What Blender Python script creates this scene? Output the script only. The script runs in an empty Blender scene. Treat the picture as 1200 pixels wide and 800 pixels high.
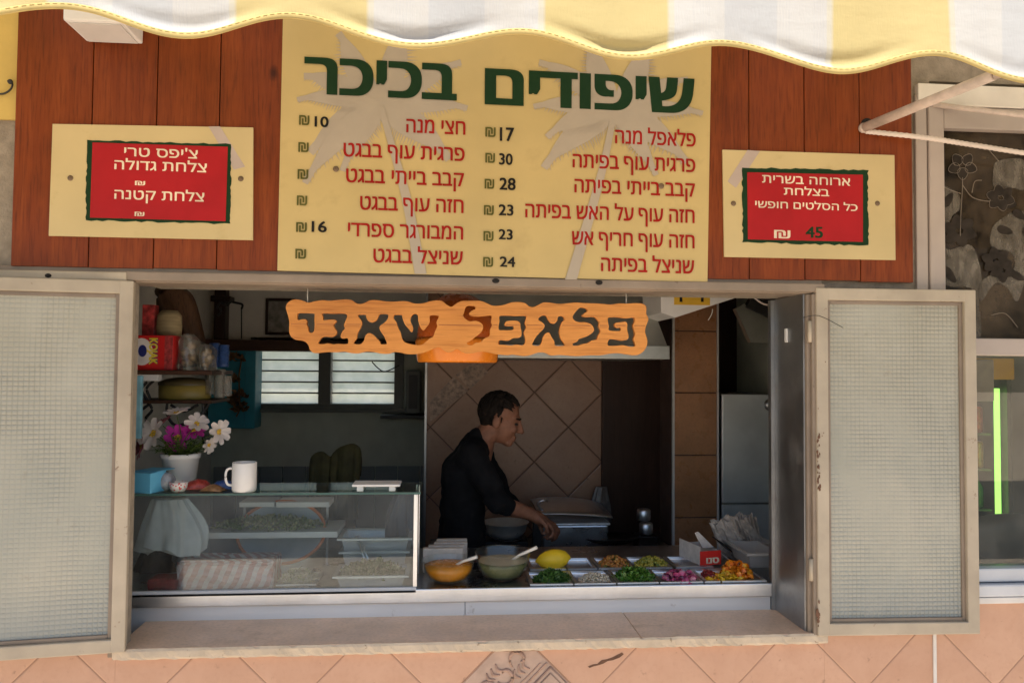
import bpy, bmesh, math, random
from mathutils import Vector, Matrix
R = math.radians
random.seed(7)
S = bpy.context.scene
COL = S.collection

# ------------------------------------------------------------------ camera
F_PX = 912.0
YAW, PITCH, ROLL = R(5), R(2), R(.44)
CAM = Vector((0, -2.5, 1.7))
_f = Vector((math.sin(YAW)*math.cos(PITCH), math.cos(YAW)*math.cos(PITCH), math.sin(PITCH)))
_r0 = Vector((math.cos(YAW), -math.sin(YAW), 0)); _u0 = _r0.cross(_f)
_r = _r0*math.cos(ROLL) + _u0*math.sin(ROLL); _u = -_r0*math.sin(ROLL) + _u0*math.cos(ROLL)
cd = bpy.data.cameras.new('camera'); cd.sensor_width = 36; cd.lens = F_PX/1200*36
cd.clip_start = .05; cd.clip_end = 500
cam = bpy.data.objects.new('camera', cd); COL.objects.link(cam)
cam.matrix_world = Matrix(((_r.x, _u.x, -_f.x, CAM.x), (_r.y, _u.y, -_f.y, CAM.y), (_r.z, _u.z, -_f.z, CAM.z), (0, 0, 0, 1)))
S.camera = cam

# ------------------------------------------------------------------ light
SUN_EL, SUN_AZ = 66.0, 200.0          # azimuth clockwise from +Y: behind the viewer, a little from the left
w = bpy.data.worlds.new('World'); S.world = w; w.use_nodes = True
wt = w.node_tree; wt.nodes.clear()
sky = wt.nodes.new('ShaderNodeTexSky'); sky.sky_type = 'NISHITA'; sky.sun_disc = False
sky.sun_elevation = R(SUN_EL); sky.sun_rotation = R(SUN_AZ)
bg = wt.nodes.new('ShaderNodeBackground'); bg.inputs[1].default_value = .08
wo = wt.nodes.new('ShaderNodeOutputWorld')
wt.links.new(sky.outputs[0], bg.inputs[0]); wt.links.new(bg.outputs[0], wo.inputs[0])
sl = bpy.data.lights.new('sun', 'SUN'); sl.energy = 5; sl.angle = R(.5); sl.color = (1, .95, .86)
sun = bpy.data.objects.new('sun', sl); COL.objects.link(sun)
_sd = Vector((math.sin(R(SUN_AZ))*math.cos(R(SUN_EL)), math.cos(R(SUN_AZ))*math.cos(R(SUN_EL)), math.sin(R(SUN_EL))))
sun.rotation_euler = _sd.to_track_quat('Z', 'Y').to_euler(); sun.location = (0, -6, 8)
S.view_settings.view_transform = 'Standard'; S.view_settings.look = 'None'
S.view_settings.exposure = 1.0; S.view_settings.gamma = 1; S.view_settings.use_curve_mapping = False
S.cycles.use_denoising = True
S.cycles.max_bounces = 12; S.cycles.diffuse_bounces = 6; S.cycles.transparent_max_bounces = 16
S.cycles.sample_clamp_indirect = 6

# ------------------------------------------------------------------ helpers: places read off the photograph (1200 x 800)
def at(px, py, Y):
    d = _f*F_PX + _r*(px-600) - _u*(py-400)
    return CAM + d*((Y-CAM.y)/d.y)
def onz(px, py, Z):
    d = _f*F_PX + _r*(px-600) - _u*(py-400)
    return CAM + d*((Z-CAM.z)/d.z)
def onx(px, py, X):
    d = _f*F_PX + _r*(px-600) - _u*(py-400)
    return CAM + d*((X-CAM.x)/d.x)

ROOTM = {}
def thing(name, label, cat, loc=(0, 0, 0), rotz=0, group=None, kind=None):
    o = bpy.data.objects.new(name, None); COL.objects.link(o)
    o.location = loc; o.rotation_euler = (0, 0, rotz); o.empty_display_size = .05
    ROOTM[o] = Matrix.Translation(Vector(loc)) @ Matrix.Rotation(rotz, 4, 'Z')
    return tag(o, label, cat, group, kind)
def tag(o, label, cat, group=None, kind=None):
    if label: o['label'] = label
    if cat: o['category'] = cat
    if group: o['group'] = group
    if kind: o['kind'] = kind
    return o
def root_matrix(o):
    while o is not None:
        if o in ROOTM: return ROOTM[o]
        o = o.parent
    return Matrix()
def copy_tree(o, parent=None):
    c = o.copy(); COL.objects.link(c)
    if parent is not None: c.parent = parent
    for ch in list(o.children): copy_tree(ch, c)
    return c
def catmull(pts, n=4, closed=False):
    P = [Vector(p) for p in pts]; out = []; L = len(P)
    rng = range(L) if closed else range(L-1)
    for i in rng:
        if closed: a, b, c, d = P[i-1], P[i], P[(i+1) % L], P[(i+2) % L]
        else: a, b, c, d = P[max(i-1, 0)], P[i], P[i+1], P[min(i+2, L-1)]
        for k in range(n):
            t = k/n
            out.append(.5*((2*b)+(c-a)*t+(2*a-5*b+4*c-d)*t*t+(3*b-a-3*c+d)*t**3))
    if not closed: out.append(P[-1])
    return out

class MB:
    """collects shapes in world coordinates and links them as one mesh object"""
    def __init__(s): s.bm = bmesh.new()
    def box(s, x0, x1, y0, y1, z0, z1, bev=0, M=None):
        x0, x1 = sorted((x0, x1)); y0, y1 = sorted((y0, y1)); z0, z1 = sorted((z0, z1))
        r = bmesh.ops.create_cube(s.bm, size=1)
        vs = r['verts']
        for v in vs: v.co = Vector(((x0+x1)/2+v.co.x*(x1-x0), (y0+y1)/2+v.co.y*(y1-y0), (z0+z1)/2+v.co.z*(z1-z0)))
        if bev:
            es = list({e for v in vs for e in v.link_edges})
            rr = bmesh.ops.bevel(s.bm, geom=es, offset=bev, segments=2, profile=.6, affect='EDGES')
            vs = list({v for f in rr['faces'] for v in f.verts} | {v for v in vs if v.is_valid})
        if M is not None:
            for v in vs: v.co = M @ v.co
        return s
    def hexa(s, b, t):
        """b, t: four points each (bottom loop, top loop)"""
        V = [s.bm.verts.new(p) for p in list(b)+list(t)]
        for f in ((3, 2, 1, 0), (4, 5, 6, 7), (0, 1, 5, 4), (1, 2, 6, 5), (2, 3, 7, 6), (3, 0, 4, 7)): s.bm.faces.new([V[i] for i in f])
        return s
    def tube(s, pts, r, seg=8, caps=True):
        P = [Vector(p) for p in pts]; n = len(P); rings = []
        rr = r if isinstance(r, (list, tuple)) else [r]*n
        up = None
        for i, p in enumerate(P):
            t = (P[min(i+1, n-1)]-P[max(i-1, 0)])
            if t.length < 1e-9: t = Vector((0, 0, 1))
            t.normalize()
            if up is None:
                up = Vector((0, 0, 1)) if abs(t.z) < .9 else Vector((1, 0, 0))
            a = t.cross(up)
            if a.length < 1e-6: a = t.cross(Vector((0, 1, 0)))
            a.normalize(); b = t.cross(a).normalized(); up = -b if False else up
            rings.append([s.bm.verts.new(p+(a*math.cos(2*math.pi*k/seg)+b*math.sin(2*math.pi*k/seg))*rr[i]) for k in range(seg)])
        for i in range(n-1):
            for k in range(seg):
                f = s.bm.faces.new((rings[i][k], rings[i][(k+1) % seg], rings[i+1][(k+1) % seg], rings[i+1][k])); f.smooth = True
        if caps:
            s.bm.faces.new(rings[0]); s.bm.faces.new(rings[-1][::-1])
        return s
    def lathe(s, prof, c, seg=32, sx=1, sy=1, M=None, closed=False):
        """prof: (radius, z) pairs about a vertical axis at c"""
        c = Vector(c); rings = []
        for r, z in prof:
            if r < 1e-6: rings.append([s.bm.verts.new(c+Vector((0, 0, z)))])
            else: rings.append([s.bm.verts.new(c+Vector((r*sx*math.cos(2*math.pi*k/seg), r*sy*math.sin(2*math.pi*k/seg), z))) for k in range(seg)])
        for a, b in zip(rings[:-1], rings[1:]):
            for k in range(seg):
                q = (k+1) % seg
                vs = ([a[0]] if len(a) == 1 else [a[k], a[q]]) + ([b[0]] if len(b) == 1 else [b[q], b[k]])
                if len(vs) > 2:
                    f = s.bm.faces.new(vs); f.smooth = True
        if M is not None:
            for rg in rings:
                for v in rg: v.co = M @ v.co
        return s
    def ball(s, c, r, seg=16, M=None):
        r = (r, r, r) if isinstance(r, (int, float)) else r
        mm = Matrix.Translation(Vector(c)) @ (M if M is not None else Matrix()) @ Matrix.Diagonal((r[0], r[1], r[2], 1))
        nv = max(4, seg//2); new = s.bm.verts.new; rings = [[new(mm @ Vector((0, 0, 1)))]]
        for i in range(1, nv):
            t = math.pi*i/nv; st_, ct_ = math.sin(t), math.cos(t)
            rings.append([new(mm @ Vector((st_*math.cos(2*math.pi*j/seg), st_*math.sin(2*math.pi*j/seg), ct_))) for j in range(seg)])
        rings.append([new(mm @ Vector((0, 0, -1)))])
        for a, b in zip(rings[:-1], rings[1:]):
            for j in range(seg):
                q = (j+1) % seg
                vs = ([a[0]] if len(a) == 1 else [a[j], a[q]])+([b[0]] if len(b) == 1 else [b[q], b[j]])
                s.bm.faces.new(vs).smooth = True
        return s
    def caps(s, a, b, ra, rb, seg=14):
        """tapered capsule"""
        a, b = Vector(a), Vector(b)
        s.ball(a, ra, seg); s.ball(b, rb, seg)
        s.tube([a, b], [ra, rb], seg)
        return s
    def prism(s, pts, y0, y1):
        """outline in x,z pulled from y0 to y1"""
        n = len(pts)
        A = [s.bm.verts.new((p[0], y0, p[1])) for p in pts]; B = [s.bm.verts.new((p[0], y1, p[1])) for p in pts]
        for i in range(n):
            j = (i+1) % n; s.bm.faces.new((A[i], A[j], B[j], B[i]))
        s.bm.faces.new(A[::-1]); s.bm.faces.new(B)
        return s
    def sheet(s, rows, smooth=True):
        """grid of points"""
        V = [[s.bm.verts.new(p) for p in r] for r in rows]
        for i in range(len(V)-1):
            for j in range(len(V[0])-1):
                f = s.bm.faces.new((V[i][j], V[i][j+1], V[i+1][j+1], V[i+1][j])); f.smooth = smooth
        return s
    def face(s, pts):
        s.bm.faces.new([s.bm.verts.new(p) for p in pts]); return s
    def build(s, name, mat, parent=None, label=None, cat=None, group=None, kind=None, solid=0, subsurf=0):
        me = bpy.data.meshes.new(name)
        bmesh.ops.recalc_face_normals(s.bm, faces=s.bm.faces)
        s.bm.to_mesh(me); s.bm.free()
        return link(name, me, mat, parent, label, cat, group, kind, solid, subsurf)
def link(name, me, mat, parent=None, label=None, cat=None, group=None, kind=None, solid=0, subsurf=0):
    o = bpy.data.objects.new(name, me); COL.objects.link(o)
    if parent is not None:
        me.transform(root_matrix(parent).inverted()); o.parent = parent
    else:
        vs = [v.co for v in me.vertices]
        if vs:
            lo = Vector([min(v[i] for v in vs) for i in range(3)]); hi = Vector([max(v[i] for v in vs) for i in range(3)])
            c = Vector(((lo.x+hi.x)/2, (lo.y+hi.y)/2, lo.z))
            me.transform(Matrix.Translation(-c)); o.location = c; ROOTM[o] = Matrix.Translation(c)
    if mat: me.materials.append(mat)
    if solid:
        m = o.modifiers.new('thickness', 'SOLIDIFY'); m.thickness = solid; m.offset = 0
    if subsurf:
        m = o.modifiers.new('smooth', 'SUBSURF'); m.levels = m.render_levels = subsurf
    return tag(o, label, cat, group, kind)
def remeshed(mb, voxel, smooth=4, fac=.5):
    """one continuous skin over overlapping closed shapes"""
    me = bpy.data.meshes.new('skin'); bmesh.ops.recalc_face_normals(mb.bm, faces=mb.bm.faces); mb.bm.to_mesh(me); mb.bm.free()
    o = bpy.data.objects.new('skin', me); COL.objects.link(o)
    m = o.modifiers.new('r', 'REMESH'); m.mode = 'VOXEL'; m.voxel_size = voxel
    m2 = o.modifiers.new('s', 'SMOOTH'); m2.iterations = smooth; m2.factor = fac
    dg = bpy.context.evaluated_depsgraph_get(); dg.update()
    res = bpy.data.meshes.new_from_object(o.evaluated_get(dg))
    bpy.data.objects.remove(o)
    for p in res.polygons: p.use_smooth = True
    res.materials.clear()
    return res

# ------------------------------------------------------------------ materials
class NT:
    def __init__(s, name):
        s.m = bpy.data.materials.new(name); s.m.use_nodes = True; s.t = s.m.node_tree; s.t.nodes.clear()
        s.out = s.n('ShaderNodeOutputMaterial'); s.geo = s.n('ShaderNodeNewGeometry'); s.pos = s.geo.outputs['Position']
    def n(s, k, **kw):
        x = s.t.nodes.new(k)
        for a, b in kw.items(): setattr(x, a, b)
        return x
    def put(s, sock, v):
        if isinstance(v, bpy.types.NodeSocket): s.t.links.new(v, sock)
        else:
            if hasattr(sock.default_value, '__len__') and len(sock.default_value) == 4 and len(v) == 3: v = (*v, 1)
            sock.default_value = v
    def math(s, op, a, b=None, c=None, clamp=False):
        x = s.n('ShaderNodeMath', operation=op, use_clamp=clamp); s.put(x.inputs[0], a)
        if b is not None: s.put(x.inputs[1], b)
        if c is not None: s.put(x.inputs[2], c)
        return x.outputs[0]
    def scale(s, v, sc):
        x = s.n('ShaderNodeMapping'); s.put(x.inputs[0], v); x.inputs[3].default_value = sc; return x.outputs[0]
    def noise(s, scale, vec=None, detail=4, rough=.55, dist=0):
        x = s.n('ShaderNodeTexNoise'); s.put(x.inputs['Vector'], vec if vec is not None else s.pos)
        x.inputs['Scale'].default_value = scale; x.inputs['Detail'].default_value = detail
        x.inputs['Roughness'].default_value = rough; x.inputs['Distortion'].default_value = dist
        return x.outputs[0]
    def ramp(s, v, a, b):
        x = s.n('ShaderNodeMapRange'); x.clamp = True; s.put(x.inputs[0], v); x.inputs[1].default_value = a; x.inputs[2].default_value = b
        return x.outputs[0]
    def mix(s, f, a, b):
        x = s.n('ShaderNodeMix', data_type='RGBA'); s.put(x.inputs[0], f); s.put(x.inputs[6], a); s.put(x.inputs[7], b); return x.outputs[2]
    def xyz(s, v=None):
        x = s.n('ShaderNodeSeparateXYZ'); s.put(x.inputs[0], v if v is not None else s.pos); return x.outputs
    def bump(s, h, strength=.3, dist=.002):
        x = s.n('ShaderNodeBump'); x.inputs['Strength'].default_value = strength; x.inputs['Distance'].default_value = dist
        s.put(x.inputs['Height'], h); return x.outputs[0]
    def bsdf(s, col, rough=.5, metal=0, normal=None, spec=.5, trans=0, coat=0, sss=0):
        x = s.n('ShaderNodeBsdfPrincipled'); s.put(x.inputs['Base Color'], col); s.put(x.inputs['Roughness'], rough); s.put(x.inputs['Metallic'], metal)
        x.inputs['Specular IOR Level'].default_value = spec; x.inputs['Transmission Weight'].default_value = trans; x.inputs['Coat Weight'].default_value = coat
        if sss: x.inputs['Subsurface Weight'].default_value = sss; x.inputs['Subsurface Radius'].default_value = (.02, .008, .005)
        if normal is not None: s.put(x.inputs['Normal'], normal)
        return x.outputs[0]
    def done(s, sh): s.t.links.new(sh, s.out.inputs[0]); return s.m
def C(*v): return tuple(v)
def k(c, f): return tuple(min(1, x*f) for x in c)
def pm(name, col, rough=.5, metal=0, var=.18, scale=9, bump=0, bscale=90, spec=.5, stain=None, st=(.62, .72), sscale=14, stretch=None, coat=0, sss=0, fine=.0):
    t = NT(name)
    v = t.scale(t.pos, stretch) if stretch else t.pos
    c = t.mix(t.ramp(t.noise(scale, v, 5), .3, .7), k(col, 1-var), k(col, 1+var))
    if fine: c = t.mix(t.math('MULTIPLY', t.ramp(t.noise(scale*14, v, 3), .45, .7), fine), c, k(col, .45))
    if stain: c = t.mix(t.ramp(t.noise(sscale, None, 6, .65), *st), c, stain)
    rg = t.math('ADD', t.math('MULTIPLY', t.math('SUBTRACT', t.noise(scale*3, v, 3), .5), .25), rough, clamp=True)
    nm = t.bump(t.noise(bscale, v, 4), bump, .003) if bump else None
    return t.done(t.bsdf(c, rg, metal, nm, spec, coat=coat, sss=sss))

def wood_mat(name, a, b, dark, vertical=True, gloss=.42, plank=None, knots=True):
    t = NT(name)
    sc = (1, 1, .06) if vertical else (.06, 1, 1)
    v = t.scale(t.pos, sc)
    X, Y, Z = t.xyz()
    g = t.noise(26, v, 8, .65, .8)
    g2 = t.noise(150, v, 4, .6, .2)
    c = t.mix(t.ramp(g, .32, .7), a, b)
    c = t.mix(t.math('MULTIPLY', t.ramp(g2, .48, .74), .65), c, dark)
    if plank:
        pid = t.math('FLOOR', t.math('DIVIDE', X if vertical else Z, plank))
        wn = t.n('ShaderNodeTexWhiteNoise', noise_dimensions='1D'); t.put(wn.inputs['W'], pid)
        c = t.mix(t.math('MULTIPLY', wn.outputs[0], .35), c, dark)
    if knots:
        vo = t.n('ShaderNodeTexVoronoi'); t.put(vo.inputs['Vector'], t.scale(t.pos, (1, 1, .62) if vertical else (.62, 1, 1))); vo.inputs['Scale'].default_value = 4.2
        kd = t.math('ADD', vo.outputs['Distance'], t.math('MULTIPLY', t.math('SUBTRACT', t.noise(40), .5), .06))
        c = t.mix(t.math('MULTIPLY', t.ramp(kd, .085, .03), .85), c, k(dark, .55))
    c = t.mix(t.math('MULTIPLY', t.ramp(t.noise(2.6, None, 5), .48, .72), .45), c, k(dark, .8))
    return t.done(t.bsdf(c, t.math('ADD', t.math('MULTIPLY', g, .2), gloss-.1), 0, t.bump(g2, .25, .0015), .22))

def diamond_mat(name, cols, grout, tile, x0, z0, gw=.009, rough=.5, mott=7):
    t = NT(name); X, Y, Z = t.xyz()
    dx = t.math('SUBTRACT', X, x0); dz = t.math('SUBTRACT', Z, z0); s = 1/(math.sqrt(2)*tile)
    u = t.math('MULTIPLY', t.math('ADD', dx, dz), s); v = t.math('MULTIPLY', t.math('SUBTRACT', dx, dz), s)
    def edge(q):
        f = t.math('FRACT', q); return t.math('MINIMUM', f, t.math('SUBTRACT', 1, f))
    e = t.math('MINIMUM', edge(u), edge(v))
    cb = t.n('ShaderNodeCombineXYZ'); t.put(cb.inputs[0], t.math('FLOOR', u)); t.put(cb.inputs[1], t.math('FLOOR', v))
    wn = t.n('ShaderNodeTexWhiteNoise', noise_dimensions='3D'); t.put(wn.inputs['Vector'], cb.outputs[0])
    va = t.n('ShaderNodeVectorMath', operation='ADD'); t.put(va.inputs[0], t.pos)
    vs = t.n('ShaderNodeVectorMath', operation='SCALE'); t.put(vs.inputs[0], wn.outputs['Color']); vs.inputs['Scale'].default_value = 5
    t.put(va.inputs[1], vs.outputs[0])
    n1 = t.noise(mott, va.outputs[0], 6, .6, .4); n2 = t.noise(mott*9, va.outputs[0], 4)
    c = t.mix(t.ramp(n1, .3, .7), cols[0], cols[1])
    c = t.mix(t.math('MULTIPLY', t.ramp(n2, .5, .8), .3), c, cols[2])
    c = t.mix(t.math('MULTIPLY', wn.outputs[0], .3), c, cols[2])
    c = t.mix(t.math('MULTIPLY', t.ramp(t.noise(30, None, 3), .66, .74), .5), c, k(cols[2], .5))
    gm = t.ramp(e, gw, gw*.55)
    c = t.mix(gm, c, grout)
    h = t.math('ADD', t.ramp(e, gw*.6, gw*2.2), t.math('MULTIPLY', n2, .12))
    return t.done(t.bsdf(c, t.math('ADD', rough, t.math('MULTIPLY', gm, .3)), 0, t.bump(h, .5, .003), .45))

def steel_mat(name, col=(.55, .56, .58), rough=.28, stretch=(.1, 1, 1), dirt=.25, dirtcol=(.12, .09, .06)):
    t = NT(name)
    g = t.noise(160, t.scale(t.pos, stretch), 3); g2 = t.noise(6, None, 5)
    c = t.mix(t.ramp(g2, .3, .7), k(col, .85), k(col, 1.1))
    dm = t.math('MULTIPLY', t.ramp(t.noise(9, None, 6, .7), .5, .8), dirt)
    c = t.mix(dm, c, dirtcol)
    rg = t.math('ADD', t.math('MULTIPLY', g2, .22), t.math('ADD', rough-.1, t.math('MULTIPLY', dm, .5)))
    return t.done(t.bsdf(c, rg, t.math('SUBTRACT', 1, t.math('MULTIPLY', dm, .8)), t.bump(t.math('ADD', g, t.math('MULTIPLY', t.noise(5), 6)), .12, .002)))

def glass_mat(name, tint=(.93, .96, .95), refl=1.0, dust=.04, dustcol=(.5, .5, .47)):
    t = NT(name)
    tr = t.n('ShaderNodeBsdfTransparent'); tr.inputs[0].default_value = (*tint, 1)
    gl = t.n('ShaderNodeBsdfGlossy'); gl.inputs['Roughness'].default_value = .015
    dt = t.n('ShaderNodeVectorMath', operation='DOT_PRODUCT'); t.put(dt.inputs[0], t.geo.outputs['Normal']); t.put(dt.inputs[1], t.geo.outputs['Incoming'])
    fr = t.math('ADD', .045, t.math('MULTIPLY', .95, t.math('POWER', t.math('SUBTRACT', 1, t.math('ABSOLUTE', dt.outputs['Value'])), 5)))      # thin pane, same from both sides
    m = t.n('ShaderNodeMixShader'); t.put(m.inputs[0], t.math('MULTIPLY', fr, refl, clamp=True)); t.t.links.new(tr.outputs[0], m.inputs[1]); t.t.links.new(gl.outputs[0], m.inputs[2])
    df = t.n('ShaderNodeBsdfDiffuse'); df.inputs[0].default_value = (*dustcol, 1)
    m2 = t.n('ShaderNodeMixShader'); t.put(m2.inputs[0], t.math('MULTIPLY', t.ramp(t.noise(7, None, 6, .65), .3, .8), dust*2)); t.t.links.new(m.outputs[0], m2.inputs[1]); t.t.links.new(df.outputs[0], m2.inputs[2])
    return t.done(m2.outputs[0])

def cloth_mat(name, col, trans=.4, var=.1):
    t = NT(name)
    c = t.mix(t.ramp(t.noise(18), .3, .7), k(col, 1-var), k(col, 1+var))
    d = t.n('ShaderNodeBsdfDiffuse'); t.put(d.inputs[0], c); tl = t.n('ShaderNodeBsdfTranslucent'); t.put(tl.inputs[0], c)
    m = t.n('ShaderNodeMixShader'); m.inputs[0].default_value = trans; t.t.links.new(d.outputs[0], m.inputs[1]); t.t.links.new(tl.outputs[0], m.inputs[2])
    return t.done(m.outputs[0])

M = {}
M['ground'] = pm('ground_paving', (.58, .47, .36), .8, var=.25, bump=.3)
M['road'] = pm('asphalt', (.06, .06, .06), .85, bump=.4)
M['stucco'] = pm('rough_stucco', (.30, .255, .20), .9, var=.2, scale=30, bump=1, bscale=140, fine=.3)
M['yellow_wall'] = pm('yellow_wall_paint', (.60, .43, .12), .75, var=.08, bump=.15, stain=(.5, .36, .12), st=(.66, .8))
M['fascia'] = wood_mat('stained_planks', (.165, .031, .006), (.245, .054, .011), (.055, .011, .003), True, .38)
M['frame'] = pm('beige_metal_paint', (.235, .185, .14), .5, var=.18, scale=7, bump=.15, bscale=40, stain=(.10, .055, .03), st=(.66, .76), sscale=26)
M['frame_lt'] = pm('shutter_paint', (.40, .345, .265), .5, var=.15, scale=7, bump=.15, bscale=40, stain=(.15, .085, .05), st=(.64, .72), sscale=22)
M['alu'] = pm('white_window_paint', (.40, .34, .30), .4, var=.08, scale=5, stain=(.3, .25, .2), st=(.7, .85))
M['rail'] = pm('blue_white_rail_paint', (.52, .55, .59), .35, var=.06)
M['marble'] = pm('sill_marble', (.70, .50, .355), .38, var=.14, scale=6, bump=.06, stain=(.48, .33, .22), st=(.58, .76), sscale=9, fine=.3)
M['marble_edge'] = pm('sill_edge_stone', (.50, .42, .32), .7, var=.15, scale=14, bump=.6, bscale=120, stain=(.16, .11, .07), st=(.62, .7), sscale=40)
ap = at(604, 735, 0)
M['tile'] = diamond_mat('terracotta_tiles', [(.49, .29, .195), (.56, .35, .245), (.39, .215, .14)], (.30, .175, .115), .3275, ap.x, ap.z, .0065)
kp = at(626, 541, 1.9)
M['ktile'] = diamond_mat('kitchen_wall_tiles', [(.29, .15, .09), (.36, .21, .13), (.19, .085, .05)], (.11, .06, .045), .277, kp.x, kp.z, .012, .35)
M['coltile'] = pm('brown_wall_tiles', (.42, .20, .095), .3, var=.2, scale=6, bump=.1, fine=.25)
M['grout'] = pm('dark_grout', (.10, .055, .04), .9)
M['white_trim'] = pm('white_trim', (.62, .60, .57), .5, var=.08)
M['steel'] = steel_mat('stainless_steel')
M['steel_lip'] = steel_mat('brushed_counter_steel', (.86, .87, .89), .36, dirt=.06)
M['panel_steel'] = pm('light_brushed_panel', (.80, .80, .80), .42, .35, var=.1, scale=5, stretch=(.3, 1, 1), stain=(.35, .30, .27), st=(.66, .8))
M['steel_dk'] = steel_mat('dull_steel', (.40, .40, .40), .35, dirt=.35)
M['steel_rev'] = steel_mat('dark_sheet_metal', (.38, .385, .39), .42, (1, 1, .1), dirt=.3)
M['fridge'] = pm('fridge_grey_enamel', (.80, .83, .85), .36, .55, var=.12, scale=4)
M['glass'] = glass_mat('clear_glass', dust=.03)
M['case_glass'] = glass_mat('display_glass', (.82, .87, .89), 1.3, .045)
M['bowl_glass'] = glass_mat('bowl_glass', (.97, .98, .97), 1.0, .01)
M['win_glass'] = glass_mat('window_glass', (.85, .84, .78), 1.3, .05)
M['glass_edge'] = pm('glass_edge', (.05, .11, .10), .15, var=.1)
M['ware'] = pm('aluminium_ware', (.64, .64, .62), .34, .40, var=.15, scale=12)
M['black'] = pm('black_iron', (.018, .016, .015), .5)
M['dark_wood'] = wood_mat('dark_brown_wood', (.032, .013, .008), (.045, .02, .012), (.014, .007, .004), True, .4, knots=False)
M['dark_wood_h'] = wood_mat('dark_beam_wood', (.06, .028, .016), (.085, .04, .024), (.025, .012, .008), False, .45, knots=False)
M['room_up'] = pm('cream_room_paint', (.72, .68, .61), .8, var=.08)
M['room_lo'] = pm('grey_green_room_paint', (.50, .52, .44), .7, var=.08)
M['room_dado'] = pm('grey_dado_boards', (.22, .24, .24), .55, var=.1)
M['room_floor'] = pm('shop_floor_tiles', (.45, .38, .32), .5)
M['ceiling'] = pm('ceiling_paint', (.80, .78, .74), .8)
M['win_frame'] = pm('grey_green_frame_paint', (.10, .105, .095), .5)
M['white_plastic'] = pm('white_plastic', (.74, .73, .71), .4, var=.05)
M['cream_sign'] = pm('sign_yellow', (.52, .40, .175), .5, spec=.3, var=.09, scale=3, bump=.06, stain=(.40, .30, .13), st=(.58, .82), sscale=6)
M['cream_sign_pale'] = pm('sign_pale_yellow', (.55, .44, .225), .5, spec=.3, var=.08, scale=3, stain=(.43, .33, .14), st=(.58, .82), sscale=7)
M['sign_green'] = pm('sign_green', (.008, .034, .012), .6, spec=.15, var=.08)
M['sign_red'] = pm('sign_red', (.36, .007, .012), .5, spec=.25, var=.1)
M['text_red'] = pm('letter_red', (.30, .010, .008), .6, spec=.15, var=.12)
M['text_dark'] = pm('letter_black', (.014, .013, .012), .6, spec=.15)
M['text_olive'] = pm('letter_olive', (.09, .09, .022), .6, spec=.15)
M['text_white'] = pm('letter_cream', (.72, .62, .47), .5)
M['palm'] = pm('palm_print', (.385, .330, .260), .5, var=.06)
M['lilac'] = pm('lilac_stripe', (.44, .36, .32), .5, var=.06)
M['sign_wood'] = wood_mat('orange_sign_wood', (.60, .245, .055), (.68, .30, .08), (.33, .10, .022), False, .5, knots=True)
M['lamp_orange'] = pm('orange_lamp_plastic', (.80, .24, .02), .25, var=.06)
M['lamp_maroon'] = pm('maroon_lamp_plastic', (.22, .04, .02), .25, var=.08)
M['string'] = pm('string', (.6, .58, .52), .8)
M['screw'] = pm('screw_metal', (.16, .11, .07), .45, .6)
M['rust'] = pm('rust', (.12, .06, .035), .85, var=.4, scale=60)
M['hole'] = pm('dark_hole', (.01, .008, .007), .9)
M['cable'] = pm('white_conduit', (.66, .58, .52), .6, var=.1)
M['arm'] = pm('awning_arm_paint', (.55, .46, .40), .6, var=.18, scale=25, bump=.5, bscale=120)

# ------------------------------------------------------------------ lettering
from mathutils.geometry import delaunay_2d_cdt
_oc = {}
def outlines(s):
    """closed outlines of a line of type in the built-in face"""
    if s not in _oc:
        cu = bpy.data.curves.new('t', 'FONT'); cu.body = s
        o = bpy.data.objects.new('t', cu); COL.objects.link(o)
        dg = bpy.context.evaluated_depsgraph_get(); dg.update()
        c = o.evaluated_get(dg).to_curve(dg); out = []
        for sp in c.splines:
            q = []
            if sp.type == 'BEZIER':
                bp = sp.bezier_points; n = len(bp)
                for i in range(n):
                    A, B = bp[i], bp[(i+1) % n]; p0, p1, p2, p3 = A.co, A.handle_right, B.handle_left, B.co
                    flat = ((p1-p0).cross(p3-p0)).length < 1e-5 and ((p2-p0).cross(p3-p0)).length < 1e-5
                    for j in range(1 if flat else 4):
                        t = j/4; q.append(p0*(1-t)**3+p1*3*t*(1-t)**2+p2*3*t*t*(1-t)+p3*t**3)
            else: q = [Vector(x.co[:3]) for x in sp.points]
            if len(q) > 2: out.append([(v.x, v.y) for v in q])
        o.to_curve_clear() if hasattr(o, 'to_curve_clear') else None
        bpy.data.objects.remove(o); bpy.data.curves.remove(cu); _oc[s] = out
    return _oc[s]
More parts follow.
